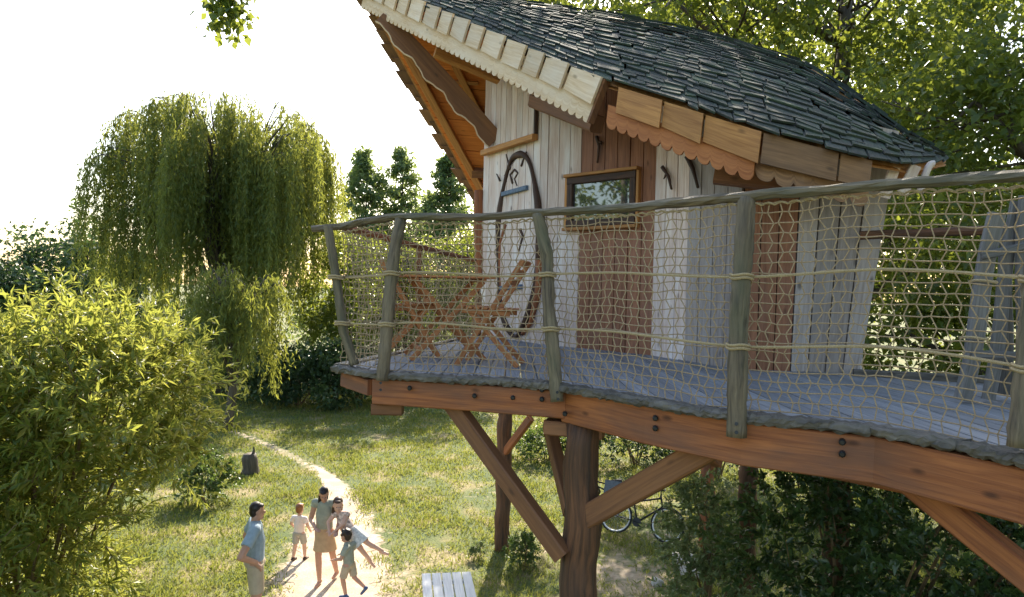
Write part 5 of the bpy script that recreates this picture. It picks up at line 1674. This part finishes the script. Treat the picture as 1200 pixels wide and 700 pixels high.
def bgtree(label, px, py, d, wpx, mat, per=90, nc=70, leaf=0.3, name='tree', shape='round', lowf=0.0):
    h = topz(py, px, d); w = wpx / 2 / FPX * d
    if shape == 'round':
        lobes = [(0, 0, h - w * 0.55, w * 0.75, w * 0.7, w * 0.55), (-w * .45, 0, h * 0.58, w * .7, w * .7, h * .2), (w * .45, 0, h * 0.55, w * .7, w * .7, h * .22), (0, -w * .3, h * 0.3, w * 0.95, w * .7, h * .24)]
    else:
        lobes = [(0, 0, h * 0.88, w * .34, w * .34, h * .11), (0, 0, h * 0.74, w * .62, w * .55, h * .16), (-w * .25, 0, h * .52, w * .75, w * .7, h * .2), (w * .25, -0.2, h * .3, w * .95, w * .8, h * .22)]
    tree(label, at(px, d), h * 1.0, lobes, nc, per, leaf, mat, max(0.12, h * 0.016), 'wood beyond the lawn', name, (w * (0.2 if shape == 'round' else 0.3), w * (0.38 if shape == 'round' else 0.55)), 0.25, twigs=False)
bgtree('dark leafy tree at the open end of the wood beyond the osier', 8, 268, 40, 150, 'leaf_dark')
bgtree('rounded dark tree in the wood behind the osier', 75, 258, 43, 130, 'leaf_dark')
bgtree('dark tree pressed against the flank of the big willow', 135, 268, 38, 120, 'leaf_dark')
bgtree('thin airy young tree showing beside the willow crown', 98, 214, 50, 46, 'leaf_shrub', per=26, nc=26, name='sapling', shape='cone')
spire('tall pointed tree between the big willow and the deck corner', 424, 176, 46, 190, 'leaf_poplar', 300, 34)
spire('slender pointed tree in front of the open sky behind the deck', 466, 174, 48, 160, 'leaf_poplar', 270, 34)
spire('pointed tree whose tip touches the prow of the roof', 522, 184, 44, 190, 'leaf_poplar', 300, 34)
bgtree('leafy tree behind the corner of the deck railing', 405, 262, 33, 110, 'leaf_oak', per=95, nc=70, leaf=0.22)
bgtree('sunlit bushy tree seen through the net behind the table', 475, 268, 30, 110, 'leaf_oak', per=95, nc=80, leaf=0.2)
bgtree('bushy tree seen through the net beside the oval door wall', 545, 262, 32, 110, 'leaf_oak', per=95, nc=80, leaf=0.2)
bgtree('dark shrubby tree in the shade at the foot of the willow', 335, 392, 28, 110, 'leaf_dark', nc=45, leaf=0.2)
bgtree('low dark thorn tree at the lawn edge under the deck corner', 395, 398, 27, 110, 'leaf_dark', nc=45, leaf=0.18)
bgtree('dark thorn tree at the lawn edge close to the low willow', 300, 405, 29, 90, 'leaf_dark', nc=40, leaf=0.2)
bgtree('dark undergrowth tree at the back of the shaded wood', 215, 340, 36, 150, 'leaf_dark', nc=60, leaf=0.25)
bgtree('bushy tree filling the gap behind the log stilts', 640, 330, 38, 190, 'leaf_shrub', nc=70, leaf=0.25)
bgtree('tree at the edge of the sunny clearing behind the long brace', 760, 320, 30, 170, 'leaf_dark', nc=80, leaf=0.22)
def bgbush(label, px, py_base, wpx, hpx, mat, n=260, leaf=0.1):
    c = G(px, py_base); d = c.y
    w = wpx / 2 / FPX * d; h = hpx / FPX * d
    shoot_bush(label, (c.x, c.y, 0), [(c.x, c.y, h * 0.45, w * .8, w * .7, h * .45), (c.x - w * .5, c.y, h * 0.35, w * .5, w * .5, h * .35), (c.x + w * .5, c.y + .2, h * 0.4, w * .5, w * .5, h * .4)],
               n, h * 0.28, leaf, mat, 'shrubs round the lawn', per=20, aspect=0.45, stems=8, stem_r=min(0.03, h * 0.014))
bgbush('leafy green shrub in the sunny gap between the two log posts', 640, 540, 100, 42, 'leaf_shrub', 260)
bgbush('dark shrub in the shade behind the bicycle with a basket', 745, 545, 120, 60, 'leaf_dark', 300)
bgbush('dark shrub at the shaded end of the lawn behind the red post', 840, 560, 120, 90, 'leaf_dark', 320)
bgbush('weedy tuft growing at the foot of the rear log post', 612, 665, 36, 42, 'leaf_shrub', 90, 0.07)
bgbush('small weed at the sunny side of the rear log post', 560, 655, 22, 20, 'leaf_pale', 40, 0.05)
bgbush('bramble at the foot of the osier beside the path', 240, 590, 60, 60, 'leaf_shrub', 160)
bgbush('dark bramble hedge along the lawn edge below the willow', 350, 476, 150, 50, 'leaf_dark', 260)
bgbush('dark bramble by the lawn edge under the deck corner', 420, 470, 90, 52, 'leaf_dark', 200)

# --- grass ------------------------------------------------------------------
def grass():
    n = 330000
    # denser near the viewer, thinning with distance
    y = 7.0 + 26.0 * RNG.random(n) ** 1.55
    x = (RNG.random(n) * 2 - 1) * (3.0 + y * 0.55) + 0.2
    keep = np.ones(n, bool)
    ns = np.array([mnoise.noise(V((a * 0.8, b * 0.8, 0))) + 0.6 * mnoise.noise(V((a * 2.7, b * 2.7, 5))) for a, b in zip(x, y)])
    bare = np.array([bare_at(a, b) for a, b in zip(x, y)])
    keep = RNG.random(n) < np.clip(0.66 + 0.65 * ns - 0.9 * bare, 0.0, 1)
    x, y, ns = x[keep], y[keep], ns[keep]; n = len(x)
    pos = np.stack([x, y, np.full(n, -0.004)], 1)
    L = np.clip(0.05 + 0.05 * RNG.random(n) + 0.06 * np.clip(ns, 0, 1) + 0.0012 * y, 0.03, 0.2)
    dr = nrmz(RNG.normal(size=(n, 3)) * np.array([0.55, 0.55, 0.1]) + np.array([0, 0, 0.8]))
    nr = nrmz(RNG.normal(size=(n, 3)) * np.array([1, 1, 0.2]))
    o = leaves('grass', pos, dr, nr, L, 0.010 + 0.0007 * y, 'grass_blade', None, fold=0.2)
    tag(o, 'short green and straw coloured lawn grass', 'grass', kind='stuff')
grass()
finish_local()
